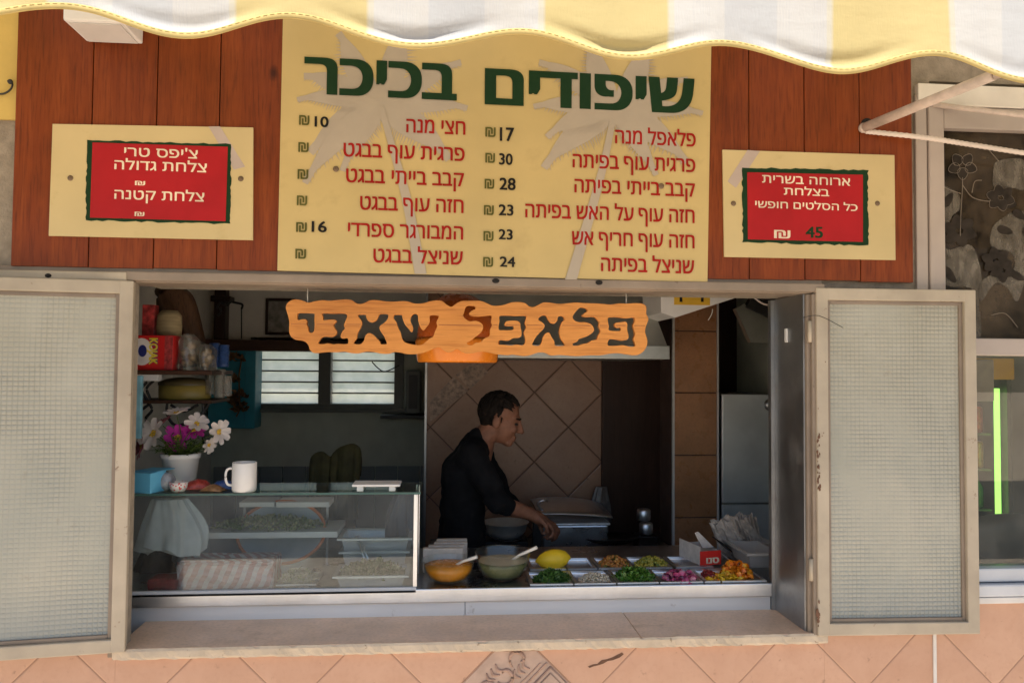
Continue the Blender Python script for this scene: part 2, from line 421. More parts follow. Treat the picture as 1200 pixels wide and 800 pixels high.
def text_mesh(s, bx=.0, bz=.0):
    """filled type, thickened by laying shifted copies of the outlines over one another (non-zero winding)"""
    base = outlines(s); res_v, res_f = [], []
    loops = []
    sh = [(0, 0)] if not (bx or bz) else [(ox*bx, oz*bz) for ox, oz in ((0, 0), (-1, -1), (-1, 1), (1, -1), (1, 1))]
    for ox, oz in sh:
        for lp in base: loops.append([(x+ox, y+oz) for x, y in lp])
    # letter by letter, so that the triangulation stays small
    spans = sorted((min(p[0] for p in l), max(p[0] for p in l), i) for i, l in enumerate(loops)); groups = []
    for a, b, i in spans:
        if groups and a <= groups[-1][1]+1e-4: groups[-1][1] = max(b, groups[-1][1]); groups[-1][2].append(i)
        else: groups.append([a, b, [i]])
    for _, _, ids in groups:
        vs, es = [], []
        for i in ids:
            k0 = len(vs); L = loops[i]; vs += [Vector(p) for p in L]; es += [(k0+j, k0+(j+1) % len(L)) for j in range(len(L))]
        V, E_, F_, *_r3 = delaunay_2d_cdt(vs, es, [], 0, 1e-5)
        off = len(res_v); res_v += [(v.x, v.y, 0) for v in V]
        for f in F_:
            cx, cy = sum(V[i].x for i in f)/len(f), sum(V[i].y for i in f)/len(f); wn = 0
            for i in ids:
                L = loops[i]
                for j in range(len(L)):
                    (x1, y1), (x2, y2) = L[j-1], L[j]
                    if (y1 <= cy) != (y2 <= cy):
                        if x1+(cy-y1)*(x2-x1)/(y2-y1) > cx: wn += 1 if y2 > y1 else -1
            if wn: res_f.append([i+off for i in f])
    me = bpy.data.meshes.new('type'); me.from_pydata(res_v, [], res_f)
    return me
_hh = []
def heb_h():
    if not _hh: _hh.append(max(y for l in outlines('\u05d4') for x, y in l))
    return _hh[0]
def rtl(s): return s[::-1]
def letters(mb, s, x0, x1, base, h, Y, bold=.012, slope=0., latin=False, dep=.0009):
    """s drawn left to right in the order given; x0..x1 in photo pixels, base = baseline pixel at mid, h = letter height in pixels"""
    bx, bz = bold if isinstance(bold, tuple) else (bold, bold*.6)
    me = text_mesh(s, bx, bz); vs = [v.co for v in me.vertices]
    a, b = min(v.x for v in vs), max(v.x for v in vs)
    H = max(v.y for v in vs) if latin else heb_h()+bz
    xm = (x0+x1)/2
    P0, P1 = at(x0, base, Y), at(x1, base, Y); Pm = at(xm, base, Y); T = at(xm, base-h, Y)
    sx = (P1.x-P0.x)/(b-a); sz = (T.z-Pm.z)/H
    for v in me.vertices:
        x = P0.x+(v.co.x-a)*sx; v.co = Vector((x, Y, Pm.z+v.co.y*sz+slope*(x-Pm.x)))
    mb.bm.from_mesh(me); bpy.data.meshes.remove(me)

# ================================================================== SETTING
def structure(mb, name, m, **kw): return mb.build(name, m, kind='structure', **kw)
structure(MB().box(-60, 60, -60, 60, -.2, -.004), 'ground', M['ground'])
structure(MB().box(-60, 60, -9, -4.2, -.003, .0), 'road', M['road'])
structure(MB().box(-1.52, 4.2, .24, 2.9, .02, .06), 'floor', M['room_floor'])
structure(MB().box(-1.6, 4.2, .24, 2.95, 2.62, 2.7), 'ceiling', M['ceiling'])

# ------------------------------------------------------------------ the building front
XL, XR, ZS, ZT = -.957, 1.2, .845, 1.957          # opening
bld = thing('shop_building', 'tiled and plank clad shop front with a wide serving hatch', 'building', (0, .1, 0))
WX0, WX1, WZ0, WZ1 = 1.655, 3.3, .972, 2.70       # side window opening
m = MB().box(XL-.34, XL-.005, .012, .05, 0, 3.5)
for b in ((-4, XL-.341, 0, 3.5), (XR+.005, WX0, 0, 3.5), (WX1, 4.4, 0, 3.5), (XL-.005, XR+.005, 0, ZS-.035), (XL-.005, XR+.005, ZT+.005, 3.5), (WX0, WX1, 0, WZ0), (WX0, WX1, WZ1, 3.5)):
    m.box(b[0], b[1], .012, .24, b[2], b[3])
m.build('front_wall', M['stucco'], bld)
zy = at(10, 140, .0).z
MB().box(-4, -1.25, .0, .0115, zy, 3.5).build('painted_band', M['yellow_wall'], bld)
MB().box(-4.39, 4.39, .02, 3.1, 3.51, 3.7).build('roof_slab', M['stucco'], bld)
# tiled base with its white corner trim
xt = at(1095, 770, 0).x
m = MB().box(XL-.03, XR+.06, 0, .0115, 0, ZS-.04).box(-4, XL-.0305, 0, .0115, 0, ZS+.03).box(XR+.0605, xt-.006, 0, .0115, 0, ZS+.05).box(xt+.006, 4.4, 0, .0115, 0, WZ0-.03)
tb = m.build('tiled_base', M['tile'], bld)
MB().box(xt-.0055, xt+.0055, -.004, .0115, 0, ZS+.05).build('corner_trim', M['white_trim'], bld)
# the decorative tile: two strips with raised borders and scrolls
dec = MB(); T = .3275; A = Vector((ap.x, 0, ap.z)); U = Vector((1, 0, 1))/math.sqrt(2); V = Vector((1, 0, -1))/math.sqrt(2)
# local frame: origin at the apex, a runs down-left (-U), b runs down-right (V)
def dp(a, b, y=-.0035): p = A - U*a + V*b; return Vector((p.x, y, p.z))
def dstrip(mb, a0, a1, b0, b1, r):
    mb.tube([dp(a0, b0), dp(a1, b0), dp(a1, b1), dp(a0, b1), dp(a0, b0)], r, 6)
for (b0, b1) in ((.008, .150), (.168, .318)):
    dstrip(dec, .008, T-.008, b0, b1, .0035); dstrip(dec, .022, T-.022, b0+.014, b1-.014, .002)
    bc = (b0+b1)/2
    for ia, a0 in enumerate((.06, .125, .19, .255)):
        sg = 1 if ia % 2 else -1
        sp = []
        for q in range(22):
            th = q/21*4.6; rr = .036*(1-q/26)
            sp.append(dp(a0+rr*math.cos(th*1.1)*.9, bc+sg*(rr*math.sin(th*1.1)*1.1)))
        dec.tube(sp, [.0028+.0035*math.sin(q/21*3.1) for q in range(22)], 6)
        for q in range(3):
            aa = a0+.02*(q-1)+.012; dec.tube(catmull([dp(aa, bc-sg*.01), dp(aa+.014, bc-sg*.026), dp(aa+.006, bc-sg*.045)], 4), [.002, .003, .004, .005, .006, .005, .004, .003, .002], 6)
M['relief'] = pm('relief_glaze', (.33, .215, .165), .5, var=.3, scale=30)
bmesh.ops.delete(dec.bm, geom=[f for f in dec.bm.faces if max(v.co.z for v in f.verts) > ZS-.040], context='FACES')
dec.build('scroll_relief', M['relief'], tb)
M['decor_tile'] = pm('decor_tile', (.40, .285, .225), .5, var=.22, scale=14)
m = MB(); q = [dp(.004, .004, 0), dp(T-.004, .004, 0), dp(T-.004, T-.004, 0), dp(.004, T-.004, 0)]
zcut = ZS-.042
def clipz(poly):
    out = []
    for i, p in enumerate(poly):
        n = poly[(i+1) % len(poly)]
        if p.z <= zcut: out.append(p)
        if (p.z-zcut)*(n.z-zcut) < 0: out.append(p.lerp(n, (zcut-p.z)/(n.z-p.z)))
    return out
m.prism([(p.x, p.z) for p in clipz(q)], -.0025, -.0005)
m.build('scroll_tile', M['decor_tile'], tb)

# plank cladding
pl = MB()
seams = [at(x, 240, -.02).x for x in (14, 105, 181, 255, 332)] + [at(x, 240, -.02).x for x in (400, 470, 540, 612, 684, 756)] + [at(x, 240, -.02).x for x in (822, 878, 943, 1008, 1070)]
zb = at(500, 320, -.02).z
for a, b in zip(seams[:-1], seams[1:]):
    pl.box(a+.0014, b-.0014, -.02, .0, zb+random.uniform(-.002, .002), 3.05, .0025)
pl.build('plank_cladding', M['fascia'], bld)
kh = at(1016, 146, -.021)
MB().lathe([(0, 0), (.021, 0), (.021, .003), (0, .003)], (0, 0, 0), 20, M=Matrix.Translation(Vector((kh.x, -.0205, kh.z))) @ Matrix.Rotation(R(90), 4, 'X')).build('arm_hole', M['hole'], bld)

# beige metal frame round the hatch
fr = MB()
fr.box(XL-.5, XR+.055, -.012, .10, ZT, ZT+.046, .004)
fr.box(XL-.035, XR+.055, -.03, -.0125, ZT+.004, ZT+.032, .004)
fr.box(XR, XR+.05, -.012, .10, ZS-.03, ZT-.001, .004)
fr.box(XR+.012, XR+.034, -.026, -.0125, ZS-.03, ZT-.002, .003)
fr.box(XL-.05, XL-.010, -.012, .055, ZS-.03, ZT-.001, .004)
hf = fr.build('hatch_frame', M['frame'], bld)
for q_ in ((581, 329), (57, 323), (702, 331)):
    b_ = at(*q_, -.031); MB().ball((b_.x, -.031, b_.z), (.012, .006, .008), 12).build('rusty_stub', M['hole'], hf)
for z in (1.83, 1.05):
    MB().tube([(XR+.006, -.022, z-.035), (XR+.006, -.022, z+.035)], .007, 10).build('hinge', M['frame_lt'], hf)
# sheet-metal reveal on the right, plain on the left
rv = MB().box(XR-.006, XR-.001, .0, .25, ZS, ZT-.001).box(XR-.02, XR-.0065, .225, .25, ZS, ZT-.002)
rvo = rv.build('metal_reveal', M['steel_rev'], bld)
q = onx(922, 393, XR-.008); MB().box(XR-.014, XR-.0065, q.y-.008, q.y+.008, q.z-.024, q.z+.024, .002).build('latch_plate', M['white_plastic'], rvo)
# stone sill in two slabs, front edge rough
xs = at(752, 741, -.03).x
sl_ = MB().box(XL-.03, xs-.0012, -.022, .30, ZS-.032, ZS, .003).box(xs+.0012, XR+.06, -.022, .30, ZS-.033, ZS-.0008, .003)
so = sl_.build('stone_sill', M['marble'], bld)
ed = MB()
xx = XL-.03; rows = []
for i in range(161):
    x = xx+(XR+.06-xx)*i/160; n = random.uniform(-.0014, .0014)
    rows.append([(x, -.0235+n, ZS+.0004-abs(n)*1.5-(.004 if abs(x-xs) < .006 or random.random() < .05 else 0)), (x, -.0265+n, ZS-.008), (x, -.026-n, ZS-.026), (x, -.0235+n, ZS-.0335+random.uniform(-.001, .002))])
ed.sheet(rows, False).build('sill_edge', M['marble_edge'], so, solid=.001)

# ------------------------------------------------------------------ shutters (hinged glazed casements folded open against the wall)
def shutter_glass():
    t = NT('patterned_glass'); X, Y, Z = t.xyz(); n = t.noise(3, None, 3)
    cell = .0145
    def wv(q): return t.math('ABSOLUTE', t.math('SINE', t.math('MULTIPLY', q, math.pi/cell)))
    wob = t.math('MULTIPLY', t.math('SUBTRACT', t.noise(2.2), .5), .012)
    hx, hz = wv(t.math('ADD', X, wob)), wv(t.math('ADD', Z, wob))
    h = t.math('MULTIPLY', t.math('POWER', hx, .5), t.math('POWER', hz, .5))
    g = t.ramp(h, .55, .12)
    base = t.mix(t.ramp(Z, 1.25, 1.8), (.31, .325, .285), (.33, .32, .255))
    base = t.mix(t.ramp(n, .35, .7), base, (.39, .385, .325))
    streak = t.ramp(t.noise(9, t.scale(t.pos, (1, 1, .15)), 4), .35, .75)
    base = t.mix(t.ramp(Z, 1.05, .90), base, (.25, .275, .265))  # shade of the wall behind, painted blue-grey into the lower glass
    patch = t.ramp(t.noise(2.6, t.scale(t.pos, (1, 1, .6)), 4, .6, 1), .36, .62)
    c = t.mix(t.math('MULTIPLY', t.math('MULTIPLY', g, patch), t.math('ADD', .10, t.math('MULTIPLY', streak, .55))), base, (.17, .18, .155))
    c = t.mix(t.math('MULTIPLY', t.ramp(t.noise(15, None, 6, .7), .62, .75), .35), c, (.22, .18, .13))
    return t.done(t.bsdf(c, .16, 0, t.bump(t.math('MULTIPLY', h, t.math('ADD', .25, t.math('MULTIPLY', patch, .9))), .8, .003), .6, coat=.0))
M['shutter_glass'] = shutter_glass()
def shutter(name_label, X0, X1, Y0, Z0, Z1, hinge, ang, flip):
    """built flat in world, then turned about its hinge edge"""
    T = Matrix.Translation(Vector((hinge, Y0, 0))) @ Matrix.Rotation(ang, 4, 'Z') @ Matrix.Translation(Vector((-hinge, -Y0, 0)))
    fw = .040; th = .03
    f = MB()
    for b in ((X0, X0+fw, Z0, Z1), (X1-fw, X1, Z0, Z1), (X0+fw-.003, X1-fw+.003, Z0, Z0+fw), (X0+fw-.003, X1-fw+.003, Z1-fw, Z1)):
        f.box(b[0], b[1], Y0-th, Y0-.001 if b[0] in (X0, X1-fw) else Y0-.003, b[2], b[3], .004, T)
    f2 = MB()
    for b in ((X0+fw, X0+fw+.012, Z0+fw, Z1-fw), (X1-fw-.012, X1-fw, Z0+fw, Z1-fw), (X0+fw+.012, X1-fw-.012, Z0+fw, Z0+fw+.012), (X0+fw+.012, X1-fw-.012, Z1-fw-.012, Z1-fw)):
        f2.box(b[0], b[1], Y0-th+.012, Y0-.006, b[2], b[3], .002, T)
    o = f.build('shutter', M['frame_lt'], bld, label=name_label)
    f2.build('glazing_bead', M['frame'], o)
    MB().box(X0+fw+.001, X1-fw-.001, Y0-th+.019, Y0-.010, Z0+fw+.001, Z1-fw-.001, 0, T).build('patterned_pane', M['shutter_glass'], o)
    return o
a0 = at(957, 337, -.035); a1 = at(1146, 741, -.035)
shutter('right hatch shutter with a worn rusty edge', a0.x, a1.x, -.004, a1.z, a0.z, a0.x, R(-1.5), 1)
b0 = at(154, 329, -.035); b1 = at(150, 764, -.035)
shutter('left hatch shutter cut by the edge of the photo', b0.x-.56, b0.x+.003, -.006, b1.z, b0.z, b0.x, R(8.0), 0)
# worn rusty chips along the right shutter's hinge edge, a chipped tile below
ch_ = MB(); rc_ = random.Random(21); cw_ = rc_
for i in range(46):
    x_, y_ = (rc_.gauss(959.0, 1.0), rc_.choice((rc_.gauss(556, 14), rc_.gauss(556, 14), rc_.gauss(520, 8), rc_.gauss(715, 8)))) if i < 40 else (rc_.gauss(961, 3), rc_.uniform(350, 740)); p_ = at(x_, y_, -.0352); s_ = rc_.uniform(.0010, .0038) if i < 40 else .0008
    ch_.prism([(p_.x+s_*(.6+.6*rc_.random())*math.cos(q/7*6.283), p_.z+s_*(1.2+1.8*rc_.random())*math.sin(q/7*6.283)) for q in range(7)], -.0352-.00004*i, -.0340)
ch_.build('rust_chips', M['rust'], bld)
ck = MB(); ck.prism([(at(x_, y_, -.001).x, at(x_, y_, -.001).z) for x_, y_ in ((689, 780.5), (695, 778), (700, 777.4), (705, 773), (711, 772), (717, 770), (723, 767), (729, 764), (731, 766), (726, 770), (718, 773), (712, 774), (707, 777), (701, 779), (696, 780), (691, 782))], -.0012, -.0002)
ck.build('tile_chip', M['rust'], tb)
lb0, lb1 = at(-30, 317, -.034), at(148, 330, -.034)
MB().box(-4, lb1.x, -.034, -.0125, lb1.z+.002, at(148, 318.5, -.034).z, .006).build('upper_rail', M['frame_lt'], bld)
# a thin stray wire by the right shutter
MB().tube(catmull([at(941, 372, -.045), at(960, 370, -.05), at(988, 384, -.055)], 5), .0013, 5).build('stray_wire', M['black'], bld)

# ------------------------------------------------------------------ side window
WY = .03
c0 = at(1081, 128, WY)
wfr = MB(); zt = c0.z; xw0 = c0.x
zm0, zm1 = at(1170, 417, WY).z, at(1170, 397, WY).z
zb0 = at(1170, 690, WY).z
for b in ((xw0, xw0+.055, zb0, zt), (WX1-.12, WX1-.06, zb0, zt), (xw0+.055, WX1-.12, zt-.075, zt), (xw0+.055, WX1-.12, zm0, zm1)):
    wfr.box(b[0], b[1], WY-.035, WY+.05, b[2], b[3], .005)
wfr.box(xw0-.045, xw0-.004, .0, .1, zb0, zt+.04, .004)
wo_ = wfr.build('side_window', M['alu'], bld)
r1, r2, r3 = at(1170, 663, WY).z, at(1170, 680, WY).z, at(1170, 694, WY).z
MB().box(xw0+.056, WX1-.121, WY-.03, WY+.04, r2+.004, r1, .006).box(xw0+.0, WX1-.1, WY-.05, WY+.05, r3, r2, .006).build('sliding_rail', M['rail'], wo_)
MB().box(xw0-.05, WX1, -.02, .1, r3-.022, r3-.001, .003).build('window_ledge', M['white_trim'], wo_)
zr = at(1170, 123, WY).z
MB().box(xw0-.04, WX1, -.01, .05, zt+.003, zr+.05, .003).build('head_board', M['room_up'], wo_)
MB().box(xw0+.05, WX1-.11, WY+.004, WY+.009, zm1-.004, zt-.07).build('fixed_pane', M['win_glass'], wo_)
MB().box(xw0+.05, WX1-.11, WY+.004, WY+.009, r1-.004, zm0+.004).build('sliding_pane', M['win_glass'], wo_)
# etched flower film on the upper pane
M['film'] = glass_mat('smoky_film', (.30, .25, .19), .25, .30, (.17, .13, .09))
M['petal_film'] = pm('dark_petal_film', (.030, .024, .019), .6, spec=.1, var=.4, scale=30)
M['line_film'] = pm('etched_line', (.22, .18, .14), .5)
def swirl():
    t = NT('frosted_swirl'); g = t.noise(9, t.scale(t.pos, (1, 1, .5)), 5, .6, 2.5)
    d = t.n('ShaderNodeBsdfDiffuse'); t.put(d.inputs[0], t.mix(t.ramp(g, .35, .7), (.12, .105, .085), (.24, .215, .18)))
    tr = t.n('ShaderNodeBsdfTransparent'); x = t.n('ShaderNodeMixShader'); t.put(x.inputs[0], t.math('ADD', .18, t.math('MULTIPLY', t.ramp(t.noise(13, t.scale(t.pos, (1, 1, .6)), 5, .6, 2), .3, .65), .62)))
    t.t.links.new(tr.outputs[0], x.inputs[1]); t.t.links.new(d.outputs[0], x.inputs[2]); return t.done(x.outputs[0])
M['swirl'] = swirl()
FY = WY-.004
MB().box(xw0+.0555, WX1-.1205, FY-.001, FY, zm1-.002, zt-.072).build('smoky_film', M['film'], wo_)
def ip(x, y): p = at(1080+x*120/369, 140+y*260/800, FY-.003); return (p.x, p.z)
sw = MB()
for poly in ([(55, 235), (130, 265), (138, 320), (110, 350), (70, 420), (60, 300)],
             [(100, 470), (180, 455), (215, 560), (205, 640), (215, 770), (190, 790), (190, 620), (95, 600), (58, 540), (70, 450)],
             [(275, 150), (370, 148), (372, 250), (320, 245), (262, 245), (258, 190)],
             [(255, 390), (300, 350), (345, 330), (400, 350), (420, 470), (380, 560), (345, 655), (310, 610), (265, 590), (215, 655), (205, 600), (250, 560), (330, 540), (322, 480), (252, 460)],
             [(390, 150), (520, 170), (560, 330), (470, 420), (410, 330)], [(430, 480), (560, 450), (620, 620), (500, 700), (440, 600)]):
    sw.prism([(p.x, p.z) for p in catmull([Vector((*ip(*q), 0)).xzy if False else Vector((ip(*q)[0], 0, ip(*q)[1])) for q in poly], 5, True)], FY-.0035, FY-.003)
sw.build('frosted_swirl', M['swirl'], wo_)
pt = MB(); ln = MB(); pdep = [0]
def leaf_poly(cx, cy, a, L, W):
    out = []
    for i in range(12):
        th = i/12*2*math.pi; u, v = math.cos(th)*L, math.sin(th)*W*(1-.3*math.cos(th))
        out.append(ip(cx+u*math.cos(a)-v*math.sin(a), cy+u*math.sin(a)+v*math.cos(a)))
    return out
def flower(cx, cy, r, n, line):
    for i in range(n):
        a = i/n*2*math.pi+.3; px, py = cx+math.cos(a)*r*.62, cy+math.sin(a)*r*.55
        poly = leaf_poly(px, py, a, r*.42, r*.36)
        pdep[0] += .00012; pt.prism(poly, FY-.0045-pdep[0], FY-.0044-pdep[0])
        if line: ln.tube([(p[0], FY-.0052, p[1]) for p in poly+poly[:1]], .0009, 5)
for f in ((146, 168, 52, 5, 1), (135, 402, 62, 6, 0), (283, 283, 50, 6, 1), (290, 545, 46, 5, 0), (265, 510, 52, 6, 0), (430, 420, 70, 6, 0), (520, 250, 60, 6, 1), (560, 600, 60, 6, 0)): flower(*f)
for lf in ((95, 290, -1, 30, 15), (300, 400, .3, 30, 15), (352, 345, .6, 28, 14), (100, 560, .9, 36, 16), (345, 565, .5, 28, 14), (318, 305, 0, 24, 16)): pt.prism(leaf_poly(*lf), FY-.0045, FY-.004)
for cv in ([(146, 210), (145, 260), (140, 340), (138, 420)], [(145, 235), (180, 280), (230, 295), (265, 292)], [(55, 225), (90, 250), (140, 268)], [(180, 265), (190, 225), (215, 220)], [(240, 110), (275, 150)], [(250, 705), (300, 700), (345, 750)]):
    ln.tube([(ip(p.x, p.z)[0], FY-.0052, ip(p.x, p.z)[1]) for p in catmull([Vector((a, 0, b)) for a, b in cv], 5)], .0011, 5)
pt.build('flower_pattern', M['petal_film'], wo_); ln.build('line_pattern', M['line_film'], wo_)

# ------------------------------------------------------------------ inside walls
BY = 2.8
w1x0, w1x1, w1z0, w1z1 = at(299, 475, BY).x, at(462, 475, BY).x, at(380, 473, BY).z, at(380, 396, BY).z
zdado = at(380, 546, BY).z; zsplit = at(300, 404, BY).z
up = MB(); lo = MB()
lo.box(-1.52, 4.2, BY, BY+.1, .06, zdado).box(-1.52, w1x0, BY, BY+.1, zdado, zsplit).box(w1x1, 4.2, BY, BY+.1, zdado, zsplit).box(w1x0, w1x1, BY, BY+.1, zdado, w1z0).box(w1x0, w1x1, BY, BY+.1, w1z1, zsplit)
up.box(-1.52, 4.2, BY, BY+.1, zsplit, 2.62)
bw = structure(lo, 'back_wall', M['room_lo'])
up.build('upper_paint', M['room_up'], bw)
da = MB()
for i in range(20): da.box(-1.5+i*.15+.003, -1.5+(i+1)*.15-.003, BY-.02, BY-.001, .06, zdado+.0, .003)
da.build('dado_boards', M['room_dado'], bw)
fw = MB(); fy0, fy1 = BY-.03, BY+.09
wm0, wm1 = at(374, 440, BY).x, at(388, 440, BY).x
fw.box(w1x0-.03, w1x0, fy0, fy1, w1z0-.03, w1z1).box(w1x1, w1x1+.06, fy0, fy1, w1z0-.03, w1z1).box(wm0, wm1, fy0, fy1, w1z0, w1z1).box(w1x0-.0, w1x1+.0, fy0, fy1, w1z0-.032, w1z0-.001).box(w1x0-.05, w1x1+.08, fy0-.03, fy0-.001, w1z0-.055, w1z0-.03)
bwin = fw.build('louvre_window', M['win_frame'], bw)
def louvre_mat():
    t = NT('frosted_louvre'); c = t.mix(t.ramp(t.noise(16), .3, .7), (.74, .80, .76), (.88, .92, .88))
    tl = t.n('ShaderNodeBsdfTranslucent'); t.put(tl.inputs[0], c); tr = t.n('ShaderNodeBsdfTransparent'); t.put(tr.inputs[0], c); m = t.n('ShaderNodeMixShader'); m.inputs[0].default_value = .45
    t.t.links.new(tl.outputs[0], m.inputs[1]); t.t.links.new(tr.outputs[0], m.inputs[2]); return t.done(m.outputs[0])
M['louvre'] = louvre_mat()
for a, b in ((w1x0+.004, wm0-.004), (wm1+.004, w1x1-.004)):
    lm = MB(); nz = 6; hh = (w1z1-w1z0)/nz
    for i in range(nz): lm.hexa([(a, BY+.055, w1z0+i*hh), (b, BY+.055, w1z0+i*hh), (b, BY+.060, w1z0+i*hh), (a, BY+.060, w1z0+i*hh)], [(a, BY+.03, w1z0+(i+1)*hh-.003), (b, BY+.03, w1z0+(i+1)*hh-.003), (b, BY+.035, w1z0+(i+1)*hh-.003), (a, BY+.035, w1z0+(i+1)*hh-.003)])
    lm.build('louvre_panes', M['louvre'], bwin)
    cm0 = MB()
    for i in range(1, nz): cm0.box(a, b, BY+.026, BY+.034, w1z0+i*hh-.007, w1z0+i*hh+.003)
    cm0.build('slat_rail', M['win_frame'], bwin)
structure(MB().box(-1.62, -1.52, .24, 2.9, .06, 2.62), 'left_wall', M['room_up'])
structure(MB().box(4.2, 4.3, .24, 2.9, .06, 2.62), 'right_wall', M['room_lo'])
structure(MB().box(1.86, 1.92, .24, 2.8, .06, 2.62), 'partition_wall', M['ktile'] if False else M['room_lo'])
# tiled kitchen wall
kx0, kx1 = at(500, 500, 1.9).x, at(839, 500, 1.6).x
kw = structure(MB().box(kx0, kx1, 1.9, 1.98, .06, 2.62), 'kitchen_wall', M['ktile'])
MB().box(kx0-.012, kx0-.0005, 1.885, 1.985, .06, 2.62).build('edge_trim', M['steel_dk'], kw)
# patterned tiles let into the kitchen wall
m = MB(); m.prism([(at(x, y, 1.897).x, at(x, y, 1.897).z) for x, y in ((504, 470), (532, 441), (549, 458), (504, 494))], 1.896, 1.8985); m.prism([(at(x, y, 1.897).x, at(x, y, 1.897).z) for x, y in ((534, 439), (560, 420), (572, 436), (551, 456))], 1.896, 1.8985)
m.build('patterned_tiles', pm('speckled_tiles', (.30, .19, .13), .4, var=.5, scale=45, bump=.8, bscale=90), kw)
# dark wood panel right of the stove
px0, px1 = at(706, 520, 1.86).x, at(790, 520, 1.86).x
MB().box(px0, px1, 1.86, 1.898, .06, 2.3, .004).build('wood_panel', M['dark_wood'], kw)
# tiled pier
qx0, qx1 = at(789, 500, 1.6).x, at(841, 500, 1.6).x
pr = MB().box(qx0, qx1, 1.606, 1.895, .06, 2.62)
po = structure(pr, 'tiled_pillar', M['grout'])
tl = MB(); zl = [at(815, y, 1.6).z for y in (680, 606, 533, 460, 388, 316)]
for a, b in zip(zl[:-1], zl[1:]): tl.box(qx0+.006, qx1-.006, 1.598, 1.6055, a+.003, b-.003, .002)
tl.box(qx0+.006, qx1-.006, 1.598, 1.6055, .1, zl[0]-.003)
tl.build('pillar_tiles', M['coltile'], po)
MB().box(qx0-.006, qx0+.005, 1.592, 1.61, .06, 2.6).box(qx1-.005, qx1+.004, 1.592, 1.61, .06, 2.6).build('edge_trim', M['white_trim'], po)

# ================================================================== SIGNS
SY = -.0255
def panel(mb, q, y0, y1): mb.prism([(at(x, y, y0).x, at(x, y, y0).z) for x, y in q], y0, y1); return mb
# --- the big menu
mc = lambda x, y: (320+x/2.3077, 20+y/2.3077)
ms = thing('menu_sign', 'large yellow menu board with green Hebrew heading and red dish list', 'sign', tuple(at(577, 325, -.024)))
panel(MB(), [(325, 317), (829, 330.5), (834, 30), (332, 2)], -.026, -.0205).build('board', M['cream_sign'], ms)
pa = MB(); PY = [-.0262]
def pface(pts): pa.face([(at(x, y, PY[0]).x, PY[0], at(x, y, PY[0]).z) for x, y in pts])
def frond(c, tip, w0, sag, seed):
    rnd = random.Random(seed)
    c, tip = Vector((c[0], 0, c[1])), Vector((tip[0], 0, tip[1])); d = tip-c; L = d.length; n = 26
    mid = (c+tip)/2+Vector((0, 0, -sag))
    sp = [((1-t)**2)*c+2*t*(1-t)*mid+t*t*tip for t in [i/n for i in range(n+1)]]
    lo_, hi_, tris = [], [], []; PY[0] -= .00008
    for i, p in enumerate(sp):
        t = i/n; tg = (sp[min(i+1, n)]-sp[max(i-1, 0)]).normalized(); nn = Vector((tg.z, 0, -tg.x))
        if nn.z < 0: nn = -nn
        ww = w0*math.sin(min(1, .12+t*1.0)*math.pi*.93)**.8
        hi_.append(p-nn*ww*.35); lo_.append(p+nn*ww*.75)
        if 2 < i < n and True:
            b = p+nn*ww*.7; e = b+nn*ww*rnd.uniform(.3, .6)+tg*4
            tri = [b-tg*1.1, b+tg*1.1, e]
            tris.append(tri)
    poly = hi_+lo_[::-1]
    for i in range(n):
        qd = [hi_[i], hi_[i+1], lo_[i+1], lo_[i]]
        if (qd[0]-qd[2]).length > .5: pface([(v.x, v.z) for v in qd])
    for tri in tris: PY[0] -= .000002; pface([(v.x, v.z) for v in tri])
for c, tips in (((444, 122), [((356, 88), 17, 22), ((362, 178), 22, 30), ((398, 38), 18, 10), ((470, 30), 20, 8), ((540, 72), 16, 16), ((548, 126), 15, 18), ((528, 186), 22, 34), ((400, 200), 16, 30), ((348, 116), 13, 20), ((356, 214), 17, 40)]),
                ((722, 128), [((632, 72), 15, 22), ((625, 124), 14, 18), ((636, 196), 20, 36), ((690, 48), 18, 8), ((760, 50), 18, 8), ((806, 92), 14, 18), ((824, 132), 13, 16), ((806, 190), 20, 32), ((770, 205), 14, 24), ((640, 160), 16, 30)])):
    for i, (tp, w_, sg) in enumerate(tips): frond(c, tp, w_*1.4, sg*.8, i+c[0])
for pts in ([(446, 125), (462, 180), (478, 240), (493, 321)], [(720, 130), (708, 190), (692, 250), (669, 328)]):
    sp = catmull([Vector((x, 0, y)) for x, y in pts], 6); PY[0] -= .00008
    for i in range(len(sp)-1):
        w0_, w1_ = 3.2+4*i/len(sp), 3.2+4*(i+1)/len(sp)
        pface(((sp[i].x-w0_, sp[i].z), (sp[i].x+w0_, sp[i].z), (sp[i+1].x+w1_, sp[i+1].z), (sp[i+1].x-w1_, sp[i+1].z)))
pa.build('palm_print', M['palm'], ms)
LY = -.0290; sl0 = -.010
def L_(mb, s, x0, x1, base, h, bold=.018, latin=False, f=mc, Y=LY, slope=sl0):
    a, b = f(x0, base), f(x1, base); letters(mb, s, a[0], b[0], a[1], h/2.3077 if f is mc else h/2.353, Y, bold, slope, latin)
tm = MB()
L_(tm, rtl('שיפודים'), 572, 1140, 247, 94, (.040, .016)); L_(tm, rtl('בכיכר'), 83, 497, 214, 96, (.040, .016))
tm.build('heading_text', M['sign_green'], ms)
rm = MB()
